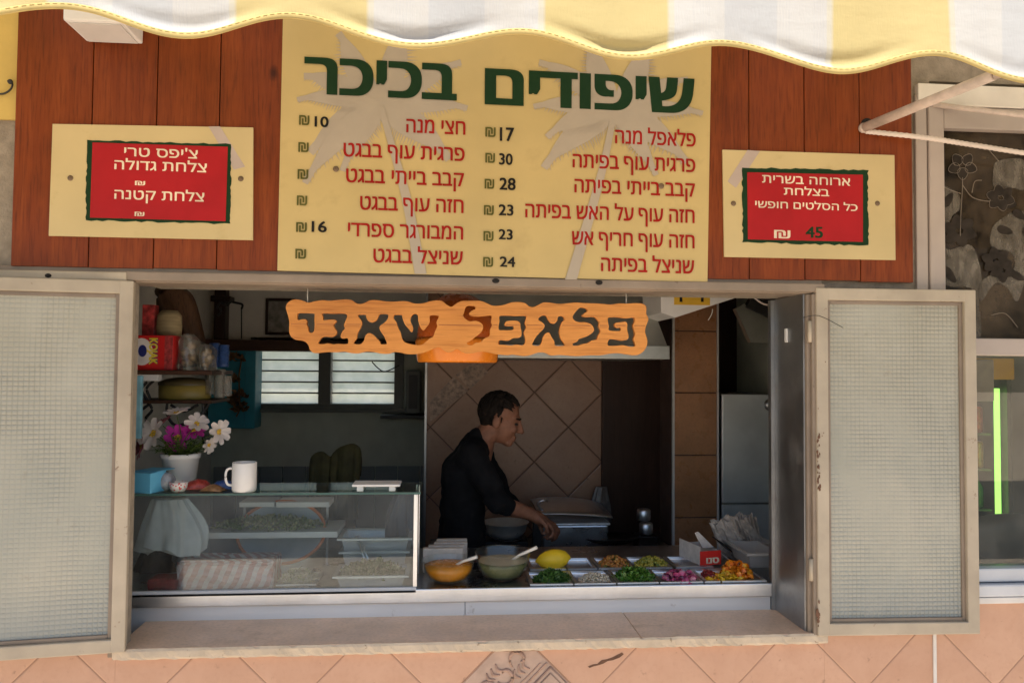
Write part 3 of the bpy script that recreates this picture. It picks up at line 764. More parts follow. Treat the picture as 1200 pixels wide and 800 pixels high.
for s, x0, x1, b in (('פלאפל מנה', 925, 1143, 346), ('פרגית עוף בפיתה', 810, 1142, 413), ('קבב בייתי בפיתה', 815, 1141, 480), ('חזה עוף על האש בפיתה', 682, 1140, 549), ('חזה עוף חריף אש', 808, 1140, 620), ('שניצל בפיתה', 887, 1139, 690),
                     ('חצי מנה', 360, 520, 315), ('פרגית עוף בבגט', 190, 518, 383), ('קבב בייתי בבגט', 197, 516, 452), ('חזה עוף בבגט', 235, 515, 525), ('המבורגר ספרדי', 202, 514, 597), ('שניצל בבגט', 271, 513, 666)):
    L_(rm, rtl(s), x0, x1, b, 36, (.017, .006))
rm.build('dish_text', M['text_red'], ms)
nm = MB()
for s, x0, x1, b, h in (('17', 613, 652, 335, 36), ('30', 611, 648, 399, 30), ('28', 612, 656, 467, 32), ('23', 610, 650, 536, 29), ('23', 610, 648, 601, 27), ('24', 613, 655, 675, 27), ('10', 112, 150, 297, 28), ('16', 104, 145, 581, 29)):
    L_(nm, s, x0, x1, b, h, .022, True)
nm.build('price_text', M['text_dark'], ms)
cm = MB()
for x0, x1, b in ((574, 602, 324), (574, 600, 394), (572, 598, 464), (570, 597, 535), (569, 596, 605), (568, 595, 675), (70, 98, 292), (68, 96, 365), (66, 95, 438), (64, 92, 509), (62, 91, 581), (60, 89, 653)):
    L_(cm, '\u20aa', x0, x1, b, 26, .012, True)
cm.build('currency_text', M['text_olive'], ms)
def screws(pts, Y, parent, r=.0095):
    for x, y in pts:
        p = at(x, y, Y); MB().lathe([(0, .004), (r*.7, .0035), (r, .0)], (0, 0, 0), 14, M=Matrix.Translation(Vector((p.x, Y, p.z))) @ Matrix.Rotation(R(90), 4, 'X')).build('screw', M['screw'], parent)
screws([mc(170, 411), mc(1050, 457)], -.0290, ms)

# --- the two side signs
def wavy(q, amp, seed, n=26):
    rnd = random.Random(seed); out = []
    for i in range(4):
        a, b = Vector((q[i][0], q[i][1])), Vector((q[(i+1) % 4][0], q[(i+1) % 4][1])); d = (b-a).normalized(); nn = Vector((-d.y, d.x))
        for j in range(n): out.append(tuple(a.lerp(b, j/n)+nn*rnd.uniform(-amp, amp)))
    return out
def side_sign(label, f, board, stripe, green, red, lines, digits, scr, seed):
    t = thing('price_sign', label, 'sign', tuple(at(*f(*board[3]), -.024)))
    bd = panel(MB(), [f(*p) for p in board], -.027, -.0205).build('board', M['cream_sign_pale'], t)
    panel(MB(), [f(*p) for p in stripe], -.0277, -.0271).build('stripe', M['lilac'], t)
    panel(MB(), wavy([f(*p) for p in green], .9, seed), -.0280, -.0272).build('green_border', M['sign_green'], t)
    panel(MB(), [f(*p) for p in red], -.0290, -.0281).build('red_panel', M['sign_red'], t)
    lm = MB()
    for s, x0, x1, b, h, la in lines: L_(lm, s, x0, x1, b, h*.9, .011, la, f, -.0292, -.008)
    lm.build('text', M['text_white'], t)
    if digits:
        dm = MB()
        for s, x0, x1, b, h in digits: L_(dm, s, x0, x1, b, h, .03, True, f, -.0292, .0)
        dm.build('price_text', M['sign_green'], t)
    screws([f(*p) for p in scr], -.0272, t, .0088)
fl = lambda x, y: (x/2.353, y/2.353)
frr = lambda x, y: (820+x/2.353, y/2.353)
side_sign('small yellow sign with red panel listing chips in two plate sizes, no price filled in', fl, [(145, 342), (698, 352), (697, 662), (134, 650)], [(575, 349), (607, 349), (676, 460), (645, 468)],
          [(240, 387), (638, 398), (635, 618), (236, 607)], [(255, 393), (628, 405), (622, 610), (248, 600)],
          [(rtl("צ'יפס טרי"), 342, 545, 434, 26, 0), (rtl('צלחת גדולה'), 315, 570, 471, 27, 0), ('\u20aa', 372, 400, 511, 13, 1), (rtl('צלחת קטנה'), 315, 563, 552, 27, 0), ('\u20aa', 371, 398, 596, 13, 1)], None, [(194, 491), (664, 493)], 3)
side_sign('small yellow sign with red panel priced 45, at the right end of the planks', frr, [(63, 413), (537, 428), (540, 717), (68, 708)], [(132, 414), (166, 417), (100, 518), (77, 500)],
          [(117, 462), (464, 470), (465, 677), (119, 668)], [(131, 475), (450, 482), (450, 667), (133, 660)],
          [(rtl('ארוחה בשרית'), 172, 415, 508, 23, 0), (rtl('בצלחת'), 232, 357, 539, 21, 0), (rtl('כל הסלטים חופשי'), 153, 435, 577, 20, 0), ('\u20aa', 205, 250, 657, 25, 1)], [('45', 292, 340, 655, 30)], [(93, 561), (490, 561)], 5)

# --- white lamp box on the planks
wz = at(102, 51, -.02); w2 = at(168, 52.5, -.02)
nb = onz(87, 26, wz.z); nr = onz(153, 28, wz.z)
yb = (nb.y+nr.y)/2
t = thing('wall_lamp', 'white boxy lamp housing fixed on the planks under the awning edge', 'lamp', (wz.x, -.02, wz.z))
MB().box(wz.x, w2.x, yb, -.021, wz.z+.004, wz.z+.26, .006).build('housing', M['white_plastic'], t)
MB().box(wz.x+.012, w2.x-.012, yb+.012, -.033, wz.z, wz.z+.0035).build('diffuser', M['white_trim'], t)

# --- hanging wooden sign with cut-out letters
HY = .075
s1 = lambda x, y: (330+x/8, 340+y/8); s2 = lambda x, y: (470+x/8, 340+y/8); s3 = lambda x, y: (610+x/7.5, 340+y/7.5)
outl = [s1(*p) for p in [(50, 170), (60, 130), (100, 98), (160, 92), (210, 105), (260, 122), (320, 108), (390, 98), (450, 105), (520, 98), (600, 92), (660, 98), (700, 125), (740, 135), (790, 120), (830, 100), (900, 98), (980, 110), (1060, 112)]]
outl += [s2(*p) for p in [(0, 108), (60, 110), (130, 130), (200, 128), (260, 112), (320, 102), (380, 105), (420, 135), (470, 160), (510, 135), (560, 108), (640, 105), (740, 105), (800, 125), (850, 148), (900, 150), (970, 140), (1030, 120), (1110, 116)]]
outl += [s3(*p) for p in [(40, 120), (70, 145), (110, 152), (150, 135), (200, 112), (260, 115), (330, 125), (400, 120), (480, 112), (560, 118), (650, 120), (720, 125), (790, 130), (860, 120), (930, 122), (1000, 118), (1060, 122), (1095, 150), (1095, 210), (1115, 255), (1095, 310), (1085, 370), (1105, 440), (1095, 500), (1060, 545), (1010, 568), (940, 562), (860, 550), (780, 555), (700, 568), (620, 568), (560, 572), (480, 575), (410, 570), (340, 565), (270, 570), (210, 545), (150, 545), (90, 565), (30, 575)]]
outl += [s2(*p) for p in [(1050, 600), (1000, 605), (930, 600), (860, 590), (800, 575), (740, 572), (680, 585), (620, 590), (570, 575), (540, 552), (510, 550), (480, 570), (440, 578), (400, 560), (360, 532), (320, 535), (270, 560), (200, 585), (130, 595), (60, 595), (0, 582)]]
outl += [s1(*p) for p in [(1060, 575), (1000, 592), (930, 590), (860, 575), (790, 572), (720, 588), (650, 585), (590, 572), (520, 578), (440, 575), (370, 582), (310, 585), (275, 560), (262, 520), (235, 485), (190, 468), (140, 462), (100, 435), (82, 400), (80, 350), (82, 300), (70, 240)]]
LET = [[s1(*p) for p in q] for q in (
    [(150, 225), (175, 212), (300, 215), (318, 235), (315, 280), (318, 320), (315, 370), (300, 398), (275, 402), (255, 385), (250, 350), (235, 320), (240, 290), (220, 275), (190, 278), (170, 285), (152, 275)],
    [(380, 222), (410, 215), (480, 218), (560, 215), (605, 222), (622, 245), (605, 290), (590, 330), (600, 360), (575, 390), (560, 430), (575, 450), (625, 448), (630, 500), (590, 508), (530, 505), (490, 510), (440, 500), (400, 508), (350, 505), (350, 485), (375, 445), (420, 432), (470, 435), (505, 420), (520, 390), (495, 350), (490, 320), (515, 295), (500, 280), (450, 280), (420, 285), (392, 280), (390, 250)],
    [(715, 232), (740, 228), (790, 228), (800, 255), (815, 285), (850, 298), (890, 280), (905, 250), (925, 222), (1000, 225), (1000, 270), (965, 310), (930, 335), (925, 365), (940, 395), (965, 430), (990, 490), (985, 508), (930, 508), (920, 480), (890, 450), (860, 420), (820, 405), (790, 430), (780, 470), (745, 508), (685, 505), (680, 485), (705, 450), (710, 410), (730, 370), (750, 330), (750, 290), (725, 260)])]
LET += [[s2(*p) for p in q] for q in (
    [(-65, 232), (-30, 228), (10, 232), (20, 270), (40, 320), (75, 360), (100, 390), (110, 350), (85, 290), (95, 245), (125, 220), (160, 235), (165, 290), (185, 350), (210, 372), (235, 345), (265, 300), (265, 245), (290, 232), (345, 235), (355, 255), (335, 300), (342, 340), (320, 390), (305, 435), (270, 455), (230, 490), (190, 515), (130, 515), (60, 500), (25, 480), (5, 445), (-5, 400), (-30, 350), (-45, 300), (-70, 270)],
    [(600, 165), (625, 145), (690, 150), (698, 180), (665, 195), (640, 220), (660, 240), (720, 245), (780, 240), (845, 235), (850, 265), (845, 300), (855, 330), (835, 370), (830, 430), (780, 455), (745, 490), (700, 495), (665, 518), (625, 515), (615, 490), (650, 470), (690, 440), (740, 400), (760, 370), (765, 335), (745, 310), (700, 290), (640, 295), (600, 270), (578, 240), (590, 200)],
    [(920, 240), (990, 235), (1070, 240), (1165, 238), (1172, 265), (1160, 310), (1172, 350), (1150, 400), (1165, 450), (1160, 500), (1130, 520), (1080, 512), (1030, 520), (970, 515), (910, 510), (910, 475), (940, 465), (1000, 470), (1050, 445), (1110, 440), (1125, 400), (1115, 350), (1110, 310), (1080, 290), (1020, 290), (980, 300), (975, 330), (1010, 335), (1050, 335), (1055, 365), (1030, 378), (960, 378), (915, 375), (910, 330), (918, 290)])]
LET += [[s3(*p) for p in q] for q in (
    [(150, 260), (165, 235), (195, 220), (225, 225), (240, 255), (265, 285), (295, 290), (318, 265), (320, 240), (345, 225), (375, 232), (385, 260), (365, 280), (350, 315), (340, 360), (345, 400), (355, 430), (380, 465), (380, 490), (300, 490), (290, 450), (265, 410), (245, 375), (215, 385), (195, 420), (185, 460), (160, 490), (100, 485), (105, 455), (130, 410), (165, 370), (195, 340), (205, 310), (185, 285)],
    [(500, 165), (530, 150), (575, 160), (585, 185), (560, 205), (540, 225), (570, 235), (640, 232), (665, 250), (688, 280), (685, 320), (700, 360), (680, 400), (665, 435), (620, 445), (590, 465), (540, 475), (500, 488), (455, 488), (455, 465), (490, 450), (510, 425), (560, 410), (600, 390), (635, 360), (635, 330), (610, 300), (560, 285), (510, 285), (470, 270), (450, 240), (465, 205)],
    [(765, 240), (840, 235), (920, 245), (960, 240), (995, 240), (1000, 275), (985, 310), (995, 350), (1003, 390), (990, 430), (1003, 470), (1000, 495), (950, 498), (890, 485), (830, 490), (765, 490), (758, 460), (775, 430), (830, 430), (880, 440), (930, 430), (940, 400), (930, 360), (928, 330), (930, 300), (915, 280), (870, 285), (830, 292), (825, 315), (845, 330), (870, 325), (878, 350), (860, 362), (800, 360), (765, 350), (768, 320), (760, 280)])]
cu = bpy.data.curves.new('sign', 'CURVE'); cu.dimensions = '2D'; cu.fill_mode = 'BOTH'; cu.extrude = .011; cu.bevel_depth = .0012; cu.bevel_resolution = 1
for poly, n in [(outl, 3)]+[(q, 3) for q in LET]:
    pts = catmull([at(x, y, HY) for x, y in poly], n, True)
    sp = cu.splines.new('POLY'); sp.points.add(len(pts)-1); sp.use_cyclic_u = True
    for i, p in enumerate(pts): sp.points[i].co = (p.x, p.z, 0, 1)
o = bpy.data.objects.new('x', cu); COL.objects.link(o); dg = bpy.context.evaluated_depsgraph_get(); dg.update()
me = bpy.data.meshes.new_from_object(o.evaluated_get(dg)); bpy.data.objects.remove(o)
me.transform(Matrix.Translation(Vector((0, HY, 0))) @ Matrix.Rotation(R(90), 4, 'X'))
hs = thing('hanging_sign', 'orange wavy-edged wooden plank with cut-out Hebrew letters hung across the hatch', 'sign', tuple(at(547, 415, HY)))
link('plank', me, M['sign_wood'], hs)
j0, j1 = at(341, 379.5, HY-.0125), at(756, 381.5, HY-.0125)
M['seam'] = pm('plank_seam', (.34, .12, .035), .7)
# the glued joint of the two boards, only where there is wood in front
gm = MB()
def inside(x, y, q):
    c = False
    for i in range(len(q)):
        (x1, y1), (x2, y2) = q[i], q[i-1]
        if (y1 > y) != (y2 > y) and x < (x2-x1)*(y-y1)/(y2-y1)+x1: c = not c
    return c
run = None
for i in range(0, 417):
    x = 341+i; y = 379.5+i*.0048
    ok = inside(x, y, outl) and not any(inside(x+dx, y, q) for q in LET for dx in (-1, 1))
    if ok and run is None: run = x
    if (not ok or i == 416) and run is not None:
        if x-run > 3:
            a, b = at(run, y, HY-.012), at(x, y, HY-.012); gm.box(a.x, b.x, HY-.0127, HY-.0119, a.z-.0012, a.z+.0012)
        run = None
gm.build('board_joint', M['seam'], hs)
for x, y in ((360.5, 353), (734, 356)):
    p = at(x, y, HY); MB().tube([(p.x, HY, p.z-.01), (p.x-.001, HY, ZT-.001)], .0015, 6).build('string', M['string'], hs)

# --- orange pendant lamp behind it
LYD = .42
lt, lb = at(537, 343, LYD), at(536, 424, LYD); lr = (at(585, 400, LYD).x-at(487, 400, LYD).x)/2
lamp = thing('pendant_lamp', 'round orange dome lamp with its dim crown painted deeper, hanging behind the wooden sign', 'lamp', (lb.x, LYD, lb.z))
Hh = lt.z-lb.z; zr_ = .075
prof = [(lr*.93, .0), (lr*.985, zr_*.8), (lr, zr_)]
MB().lathe([(lr*.90, .006), (lr*.93, 0), (lr*.945, .004), (lr*.99, zr_*.75), (lr, zr_), (lr*.97, zr_+.012)], lb, 48).build('rim', M['lamp_orange'], lamp, solid=.004)
M['dome'] = pm('dim_orange_plastic', (.52, .11, .016), .28, var=.06)  # one orange lampshade; its dimmer crown is painted as a deeper tone
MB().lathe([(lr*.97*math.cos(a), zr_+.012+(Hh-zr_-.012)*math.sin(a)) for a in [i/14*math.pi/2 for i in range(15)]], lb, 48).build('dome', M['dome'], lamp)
MB().tube([(lb.x, LYD, lt.z-.004), (lb.x, LYD, 2.62)], .004, 8).build('cord', M['black'], lamp)
# ================================================================== AWNING
AY = -.95
def awning_mat():
    t = NT('striped_awning_cloth'); X, Y, Z = t.xyz()
    x0 = at(710, 15, AY).x; per = .305*2
    u = t.math('FRACT', t.math('ADD', t.math('DIVIDE', t.math('SUBTRACT', X, x0), per), 10.5))       # yellow band centred on .5
    d = t.math('ABSOLUTE', t.math('SUBTRACT', u, .5))
    yel = t.ramp(d, .215, .203)
    pale = t.math('MULTIPLY', t.ramp(d, .232, .228), .55)
    grey = t.math('MULTIPLY', t.ramp(d, .405, .41), .5)
    fine = t.math('GREATER_THAN', t.math('FRACT', t.math('MULTIPLY', X, 150)), .6)
    fineband = t.math('MULTIPLY', t.math('GREATER_THAN', t.math('FRACT', t.math('MULTIPLY', u, 7)), .55), fine)
    c = t.mix(pale, (.55, .54, .515), (.58, .535, .39)); c = t.mix(yel, c, (.57, .47, .23))
    c = t.mix(grey, c, (.44, .46, .485)); c = t.mix(t.math('MULTIPLY', fineband, t.math('MULTIPLY', t.ramp(d, .23, .24), .35)), c, (.5, .5, .5))
    c = t.mix(t.math('MULTIPLY', t.ramp(t.noise(5, None, 6), .55, .8), .25), c, (.5, .42, .30))
    df = t.n('ShaderNodeBsdfDiffuse'); t.put(df.inputs[0], c); tl = t.n('ShaderNodeBsdfTranslucent'); t.put(tl.inputs[0], c)
    b = t.bump(t.math('ADD', t.math('MULTIPLY', t.noise(260, t.scale(t.pos, (1, 1, .2)), 2), .08), t.math('ADD', t.noise(7, t.scale(t.pos, (1, 1, .35)), 3), t.math('MULTIPLY', t.noise(26, t.scale(t.pos, (.4, 1, 1)), 3), .25))), .6, .012); t.put(df.inputs['Normal'], b)
    m = t.n('ShaderNodeMixShader'); m.inputs[0].default_value = .27; t.t.links.new(df.outputs[0], m.inputs[1]); t.t.links.new(tl.outputs[0], m.inputs[2])
    return t.done(m.outputs[0])
M['awning'] = awning_mat()
M['binding'] = cloth_mat('yellow_binding', (.60, .47, .20), .25)
aw = thing('awning', 'yellow and white striped cloth awning with a scalloped hanging edge', 'awning', (0, 0, 3.0))
AX0, AX1 = -2.6, 3.0
BZ = 2.545
rows = []
for i in range(9):
    t_ = i/8; rows.append([(AX0+(AX1-AX0)*j/60, -.01+(AY+.012)*t_, 3.02+(BZ+.02-3.02)*t_-.03*math.sin(t_*math.pi)+.004*math.sin(j*1.1)) for j in range(61)])
MB().sheet(rows).build('canopy', M['awning'], aw)
MB().tube([(AX0, AY+.012, BZ), (AX1, AY+.012, BZ)], .018, 12).build('front_bar', M['arm'], aw)
xl0 = at(480, 62, AY).x; zl0 = at(480, 62, AY).z; P_ = (at(985, 84, AY).x-at(225, 42, AY).x)/3
slope_a = (at(985, 84, AY).z-at(225, 42, AY).z)/(at(985, 84, AY).x-at(225, 42, AY).x)
def edge_z(x): return zl0+slope_a*(x-xl0)+.0245*(1-math.cos(2*math.pi*(x-xl0)/P_))
rows = []; NV = 22; NU = 420
binding = []
for i in range(NV+1):
    t_ = i/NV; row = []
    for j in range(NU+1):
        x = AX0+(AX1-AX0)*j/NU; ze = edge_z(x); lob = .5*(1+math.cos(2*math.pi*(x-xl0)/P_)); lob2 = .6+.4*math.sin(x*2.3+1)
        z = BZ-.01+(ze-BZ+.01)*t_
        # hangs straight, folds in a crease above each lobe and kicks out again at the hem
        dz = z-ze
        kick = -.016*lob*lob2*math.exp(-((dz-.004)/.013)**2)+.012*lob*lob2*math.exp(-((dz-.03)/.012)**2)
        y = AY-.006+.006*math.sin(x*9+1)*t_+.004*math.sin(x*23)*t_+kick*min(1, t_*1.3)
        row.append((x, y, z))
    rows.append(row)
MB().sheet(rows).build('valance', M['awning'], aw)
bt = MB(); lastr = rows[-1]
bt.sheet([[(p[0], p[1]+dy, p[2]+dz) for p in lastr] for dy, dz in ((-.0008, .0125), (-.0021, .0115), (-.0023, .006), (-.0019, .0006), (.0, -.0006), (.0019, .0006), (.0018, .011))])
hb = bt.build('hem_binding', M['binding'], aw)
st_m = MB()
for j in range(0, len(lastr)-2, 1):
    p_, q_ = Vector(lastr[j]), Vector(lastr[j+1]); d_ = (q_-p_)
    if -.85 < p_.x < 1.4: st_m.tube([p_+d_*.15+Vector((0, -.0025, .0098)), p_+d_*.75+Vector((0, -.0025, .0098))], .0004, 4)
st_m.build('stitching', M['binding'], hb)
arm0 = at(1012, 150, -.03); arm1 = at(1165, 88, -.48); arm2 = Vector((arm1.x+.35, AY+.03, BZ-.02))
ar = MB(); ar.tube([arm0, arm1], .0155, 12); ar.tube([arm1, arm2], .013, 12); ar.ball(arm0, .017, 12)
ar.build('folding_arm', M['arm'], aw)
# second thin strut higher up
MB().tube([at(1088, 122, .0), at(1205, 136, -.10)], .009, 10).build('strut', M['arm'], aw)
cz = thing('conduit', 'white ribbed conduit running from the arm hole across the side window', 'cable', tuple(at(1016, 153, -.03)))
cpts = catmull([at(1014, 154, -.03), at(1080, 161, -.055), at(1140, 170, -.06), at(1210, 181, -.06), at(1300, 194, -.05)], 46)
cm_ = MB(); cm_.tube(cpts, [.0080+.0006*(1 if (i//2) % 2 else -1) for i in range(len(cpts))], 10); cm_.build('ribbed_tube', M['cable'], cz)
# small wire on the yellow wall at the left edge
wr = thing('wall_wire', 'short dark wire end sticking out of the yellow wall', 'wire', tuple(at(10, 96, -.005)))
MB().tube(catmull([at(-12, 110, -.006), at(4, 110, -.008), at(13, 104, -.012), at(14, 97, -.014), at(9, 95, -.012)], 5), .003, 6).ball(at(12, 96, -.012), .008, 10).build('wire_end', M['black'], wr)

# ================================================================== COUNTER
CY = .22
zlt, zlb = at(500, 690, CY).z, at(500, 706, CY).z
ct = thing('steel_counter', 'long stainless counter across the hatch behind the stone sill', 'counter', (.1, .5, .06))
CX0, CX1 = -1.4, XR-.022
MB().box(CX0, CX1, CY, CY+.012, zlb, zlt, .003).build('front_lip', M['steel_lip'], ct)
xq = at(545, 715, CY+.016).x
MB().box(CX0, xq-.001, CY+.016, CY+.026, .06, zlb-.001, .001).box(xq+.001, CX1, CY+.014, CY+.026, .06, zlb-.001, .001).build('front_panel', M['panel_steel'], ct)
MB().box(CX0, CX1, CY+.0125, .86, zlt-.030, zlt-.006).build('top', M['steel'], ct)
MB().box(CX0+.02, CX1-.02, .80, .84, .06, zlt-.031).build('rear_panel', M['steel_dk'], ct)
CZ = zlt-.006

# ------------------------------------------------------------------ display case
kx1_ = at(489, 600, CY+.01).x; kz1 = at(320, 577, CY+.008).z; kz0 = at(320, 691, CY+.008).z
KX0, KY0, KY1 = -1.12, CY+.004, .455
case = thing('display_case', 'glass display case of salads with flower pot and mug on top', 'display case', (-.6, .44, CZ))
MB().box(KX0, kx1_, KY0-.004, KY0+.012, kz0-.016, kz0+.004, .002).build('bottom_rail', M['rail'], case)
MB().box(KX0, kx1_-.008, KY0+.003, KY0+.008, kz0+.005, kz1-.006).build('front_glass', M['case_glass'], case)
MB().box(kx1_-.006, kx1_, KY0+.013, KY1, CZ+.001, kz1-.006).build('side_glass', M['case_glass'], case)
MB().box(kx1_-.012, kx1_+.002, KY0-.002, KY0+.0125, kz0+.0045, kz1-.007, .002).build('corner_post', M['steel_lip'], case)
MB().box(kx1_-.012, kx1_+.002, KY1-.012, KY1, CZ+.001, kz1-.007, .002).build('corner_post', M['steel_lip'], case)
M['top_glass'] = glass_mat('tinted_top_glass', (.74, .82, .79), .35, .05)
MB().box(KX0, kx1_+.012, KY0-.012, .45, kz1-.0055, kz1+.0015).build('top_glass', M['top_glass'], case)
MB().box(KX0, kx1_+.012, KY0-.0145, KY0-.0125, kz1-.0055, kz1+.0015).build('glass_edge', M['glass_edge'], case)
KT = kz1+.002                                       # things stand here

def on_top(px, py, Z=None, ymin=.25, ymax=.40):
    p = onz(px, py, KT if Z is None else Z)
    if not (ymin <= p.y <= ymax):
        y = min(max(p.y, ymin), ymax) if p.y > 0 else ymin
        p = at(px, py, y); p.z = KT if Z is None else Z
    return p
def sc(Y): return (Y+2.5)/F_PX            # metres per photo pixel at that depth (near enough)

# flower pot
M['petal_white'] = cloth_mat('white_petals', (.80, .74, .70), .35); M['petal_pink'] = cloth_mat('magenta_petals', (.62, .06, .42), .35)
M['petal_dull'] = cloth_mat('dusky_petals', (.36, .14, .17), .35)
M['pollen'] = pm('yellow_flower_centre', (.62, .40, .04), .8); M['leaf'] = cloth_mat('fine_green_leaf', (.10, .15, .04), .3, .3)
pp = on_top(211, 566); u1 = sc(pp.y)
fp = thing('flower_pot', 'white pot of white and magenta cosmos flowers on the glass case', 'potted plant', tuple(pp))
rp = 21*u1
MB().lathe([(0, .0), (rp*.72, 0), (rp*.76, .004), (rp*.94, 30*u1), (rp*1.02, 30*u1+.002), (rp*1.03, 36*u1), (rp*.97, 36*u1), (rp*.93, 31*u1), (0, 31*u1)], pp, 36).build('pot', M['white_plastic'], fp)
def flower_head(c, face, r, mat, n=8, cup=.25):
    q = Vector(face).normalized().to_track_quat('Z', 'Y').to_matrix().to_4x4(); T_ = Matrix.Translation(c) @ q
    mb = MB()
    for i in range(n):
        a = i/n*2*math.pi+random.uniform(-.1, .1); rr = r*random.uniform(.88, 1.08); ca, sa = math.cos(a), math.sin(a); rws = []
        tw = random.uniform(-.25, .25)
        for s_ in range(6):
            t_ = s_/5; wd = r*.25*math.sin(min(1, .16+t_*.84)*math.pi*.80)**.8; row = []
            for q_ in (-1, -.4, .4, 1):
                x_, y_ = rr*(.12+.88*t_)-(.07*rr*abs(q_) if s_ == 5 else 0), wd*q_
                zz = r*cup*math.sin(t_*1.8)+r*.07*(q_*q_)+tw*wd*q_
                row.append(T_ @ Vector((x_*ca-y_*sa, x_*sa+y_*ca, zz)))
            rws.append(row)
        mb.sheet(rws)
    o = mb.build('flower', mat, fp)
    cmb = MB()
    for i in range(26):
        a, rr = random.uniform(0, 6.28), r*.2*math.sqrt(random.random()); cmb.ball(T_ @ Vector((rr*math.cos(a), rr*math.sin(a), r*.1+random.uniform(0, r*.07))), r*.055, 6)
    cmb.build('centre', M['pollen'], o)
FL = [(181, 508, 19, 'petal_white', (-.5, -.85, .3)), (207, 485, 15, 'petal_white', (-.1, -.25, 1)), (231, 497, 14, 'petal_white', (.3, -.6, .6)), (256, 506, 15, 'petal_white', (.75, -.6, .2)), (244, 521, 10, 'petal_white', (.7, -.5, -.3)),
      (209, 513, 17, 'petal_pink', (-.1, -.95, .2)), (226, 504, 14, 'petal_pink', (.3, -.8, .6)), (168, 523, 17, 'petal_dull', (-.8, -.5, .1)), (190, 497, 13, 'petal_dull', (-.4, -.2, .8))]
st = MB(); lf = MB()
for i, (x, y, r_, mt, fc) in enumerate(FL):
    yy = pp.y+random.uniform(-.05, .05); c = at(x, y, yy); flower_head(c, fc, r_*sc(yy), M[mt])
    base = pp+Vector((random.uniform(-.025, .025), random.uniform(-.02, .02), 31*u1)); b2 = c-Vector(fc).normalized()*.006
    st.tube(catmull([base, base.lerp(b2, .55)+Vector((0, 0, .015)), b2], 5), .0016, 6)
for i in range(270):
    a = random.uniform(0, 6.28); b = pp+Vector((random.uniform(-.03, .03), random.uniform(-.025, .025), 30*u1)); L_f = random.uniform(.04, .11); el = random.uniform(.35, 1.2)
    d = Vector((math.cos(a)*math.cos(el), math.sin(a)*math.cos(el), math.sin(el))); e = b+d*L_f
    pts = catmull([b, b.lerp(e, .5)+Vector((0, 0, .008)), e-Vector((0, 0, .008))], 3); st.tube(pts, .0008, 4)
    for q in range(3):
        g = pts[-1-q*2]; dd = Vector((random.uniform(-1, 1), random.uniform(-1, 1), random.uniform(-.2, .8))).normalized()*.013
        s_ = Vector((-dd.y, dd.x, 0)).normalized()*.0045; lf.face([g-s_*.3, g+dd*.5-s_, g+dd, g+dd*.5+s_])
so_ = st.build('stems', M['leaf'], fp); lf.build('leaves', M['leaf'], fp)

# mug
pm_ = on_top(286, 576); u2 = sc(pm_.y)
mg = thing('mug', 'plain white mug near the middle of the case top', 'mug', tuple(pm_))
rm_ = 13.5*u2; hm = 33*u2
MB().lathe([(0, .001), (rm_*.9, 0), (rm_*.97, .004), (rm_, .01), (rm_, hm-.002), (rm_-.002, hm), (rm_-.004, hm-.002), (rm_-.004, .006), (0, .006)], pm_, 40).build('cup', M['white_plastic'], mg)
MB().tube(catmull([pm_+Vector((-rm_*.93, -.008, hm*.80)), pm_+Vector((-rm_*1.32, -.016, hm*.76)), pm_+Vector((-rm_*1.42, -.018, hm*.5)), pm_+Vector((-rm_*1.26, -.016, hm*.27)), pm_+Vector((-rm_*.93, -.008, hm*.22))], 6), .0042, 10).build('handle', M['white_plastic'], mg)
# white bracket-like stand on the right end
pb = on_top(442, 573); u3 = sc(pb.y)
wt_ = thing('plastic_stand', 'low white plastic stand with two feet near the right end of the case', 'stand', tuple(pb))
MB().box(pb.x-27*u3, pb.x+27*u3, pb.y-.05, pb.y+.05, pb.z+.016, pb.z+.024, .003).build('plate', M['white_plastic'], wt_)
for s_ in (-1, 1): MB().box(pb.x+s_*18*u3-.011, pb.x+s_*18*u3+.011, pb.y-.045, pb.y+.045, pb.z, pb.z+.0155, .002).build('foot', M['white_plastic'], wt_)
# little things left of the pot
M['blue_card'] = pm('light_blue_card', (.10, .38, .60), .5, var=.1, stain=(.5, .6, .7), st=(.68, .72), sscale=30)
p = on_top(172, 577); bx = thing('small_box', 'small light blue carton at the left end of the case', 'box', tuple(p), R(-18))
bm_ = MB(); X_ = Matrix.Translation(p) @ Matrix.Rotation(R(-18), 4, 'Z'); bm_.box(-.045, .04, -.035, .045, 0, .068, .002, X_); bm_.build('carton', M['blue_card'], bx)
MB().box(-.046, .041, -.005, .09, .0685, .0705, 0, X_ @ Matrix.Translation((0, 0, .0)) @ Matrix.Rotation(R(0), 4, 'X')).build('flap', M['blue_card'], bx)
M['ball_glass'] = pm('grey_marbled_glass', (.30, .32, .36), .1, var=.5, scale=35)
p = on_top(194, 574); gb = thing('glass_ball', 'grey marbled round paperweight beside the blue carton', 'ornament', tuple(p)); MB().ball(p+Vector((0, 0, .031)), .032, 24).build('ball', M['ball_glass'], gb)
def dotted():
    t = NT('red_white_band'); X, Y, Z = t.xyz(); v = t.n('ShaderNodeTexVoronoi'); t.put(v.inputs['Vector'], t.pos); v.inputs['Scale'].default_value = 120
    return t.done(t.bsdf(t.mix(t.ramp(v.outputs['Distance'], .35, .4), (.62, .05, .05), (.75, .70, .66)), .35))
p = on_top(209, 577, ymin=.26); cp = thing('sugar_cup', 'tiny red and white dotted cup in front of the flower pot', 'cup', tuple(p))
MB().lathe([(0, 0), (.020, 0), (.028, .012), (.031, .032), (.029, .032), (.026, .012), (0, .006)], p, 28).build('cup', dotted(), cp)
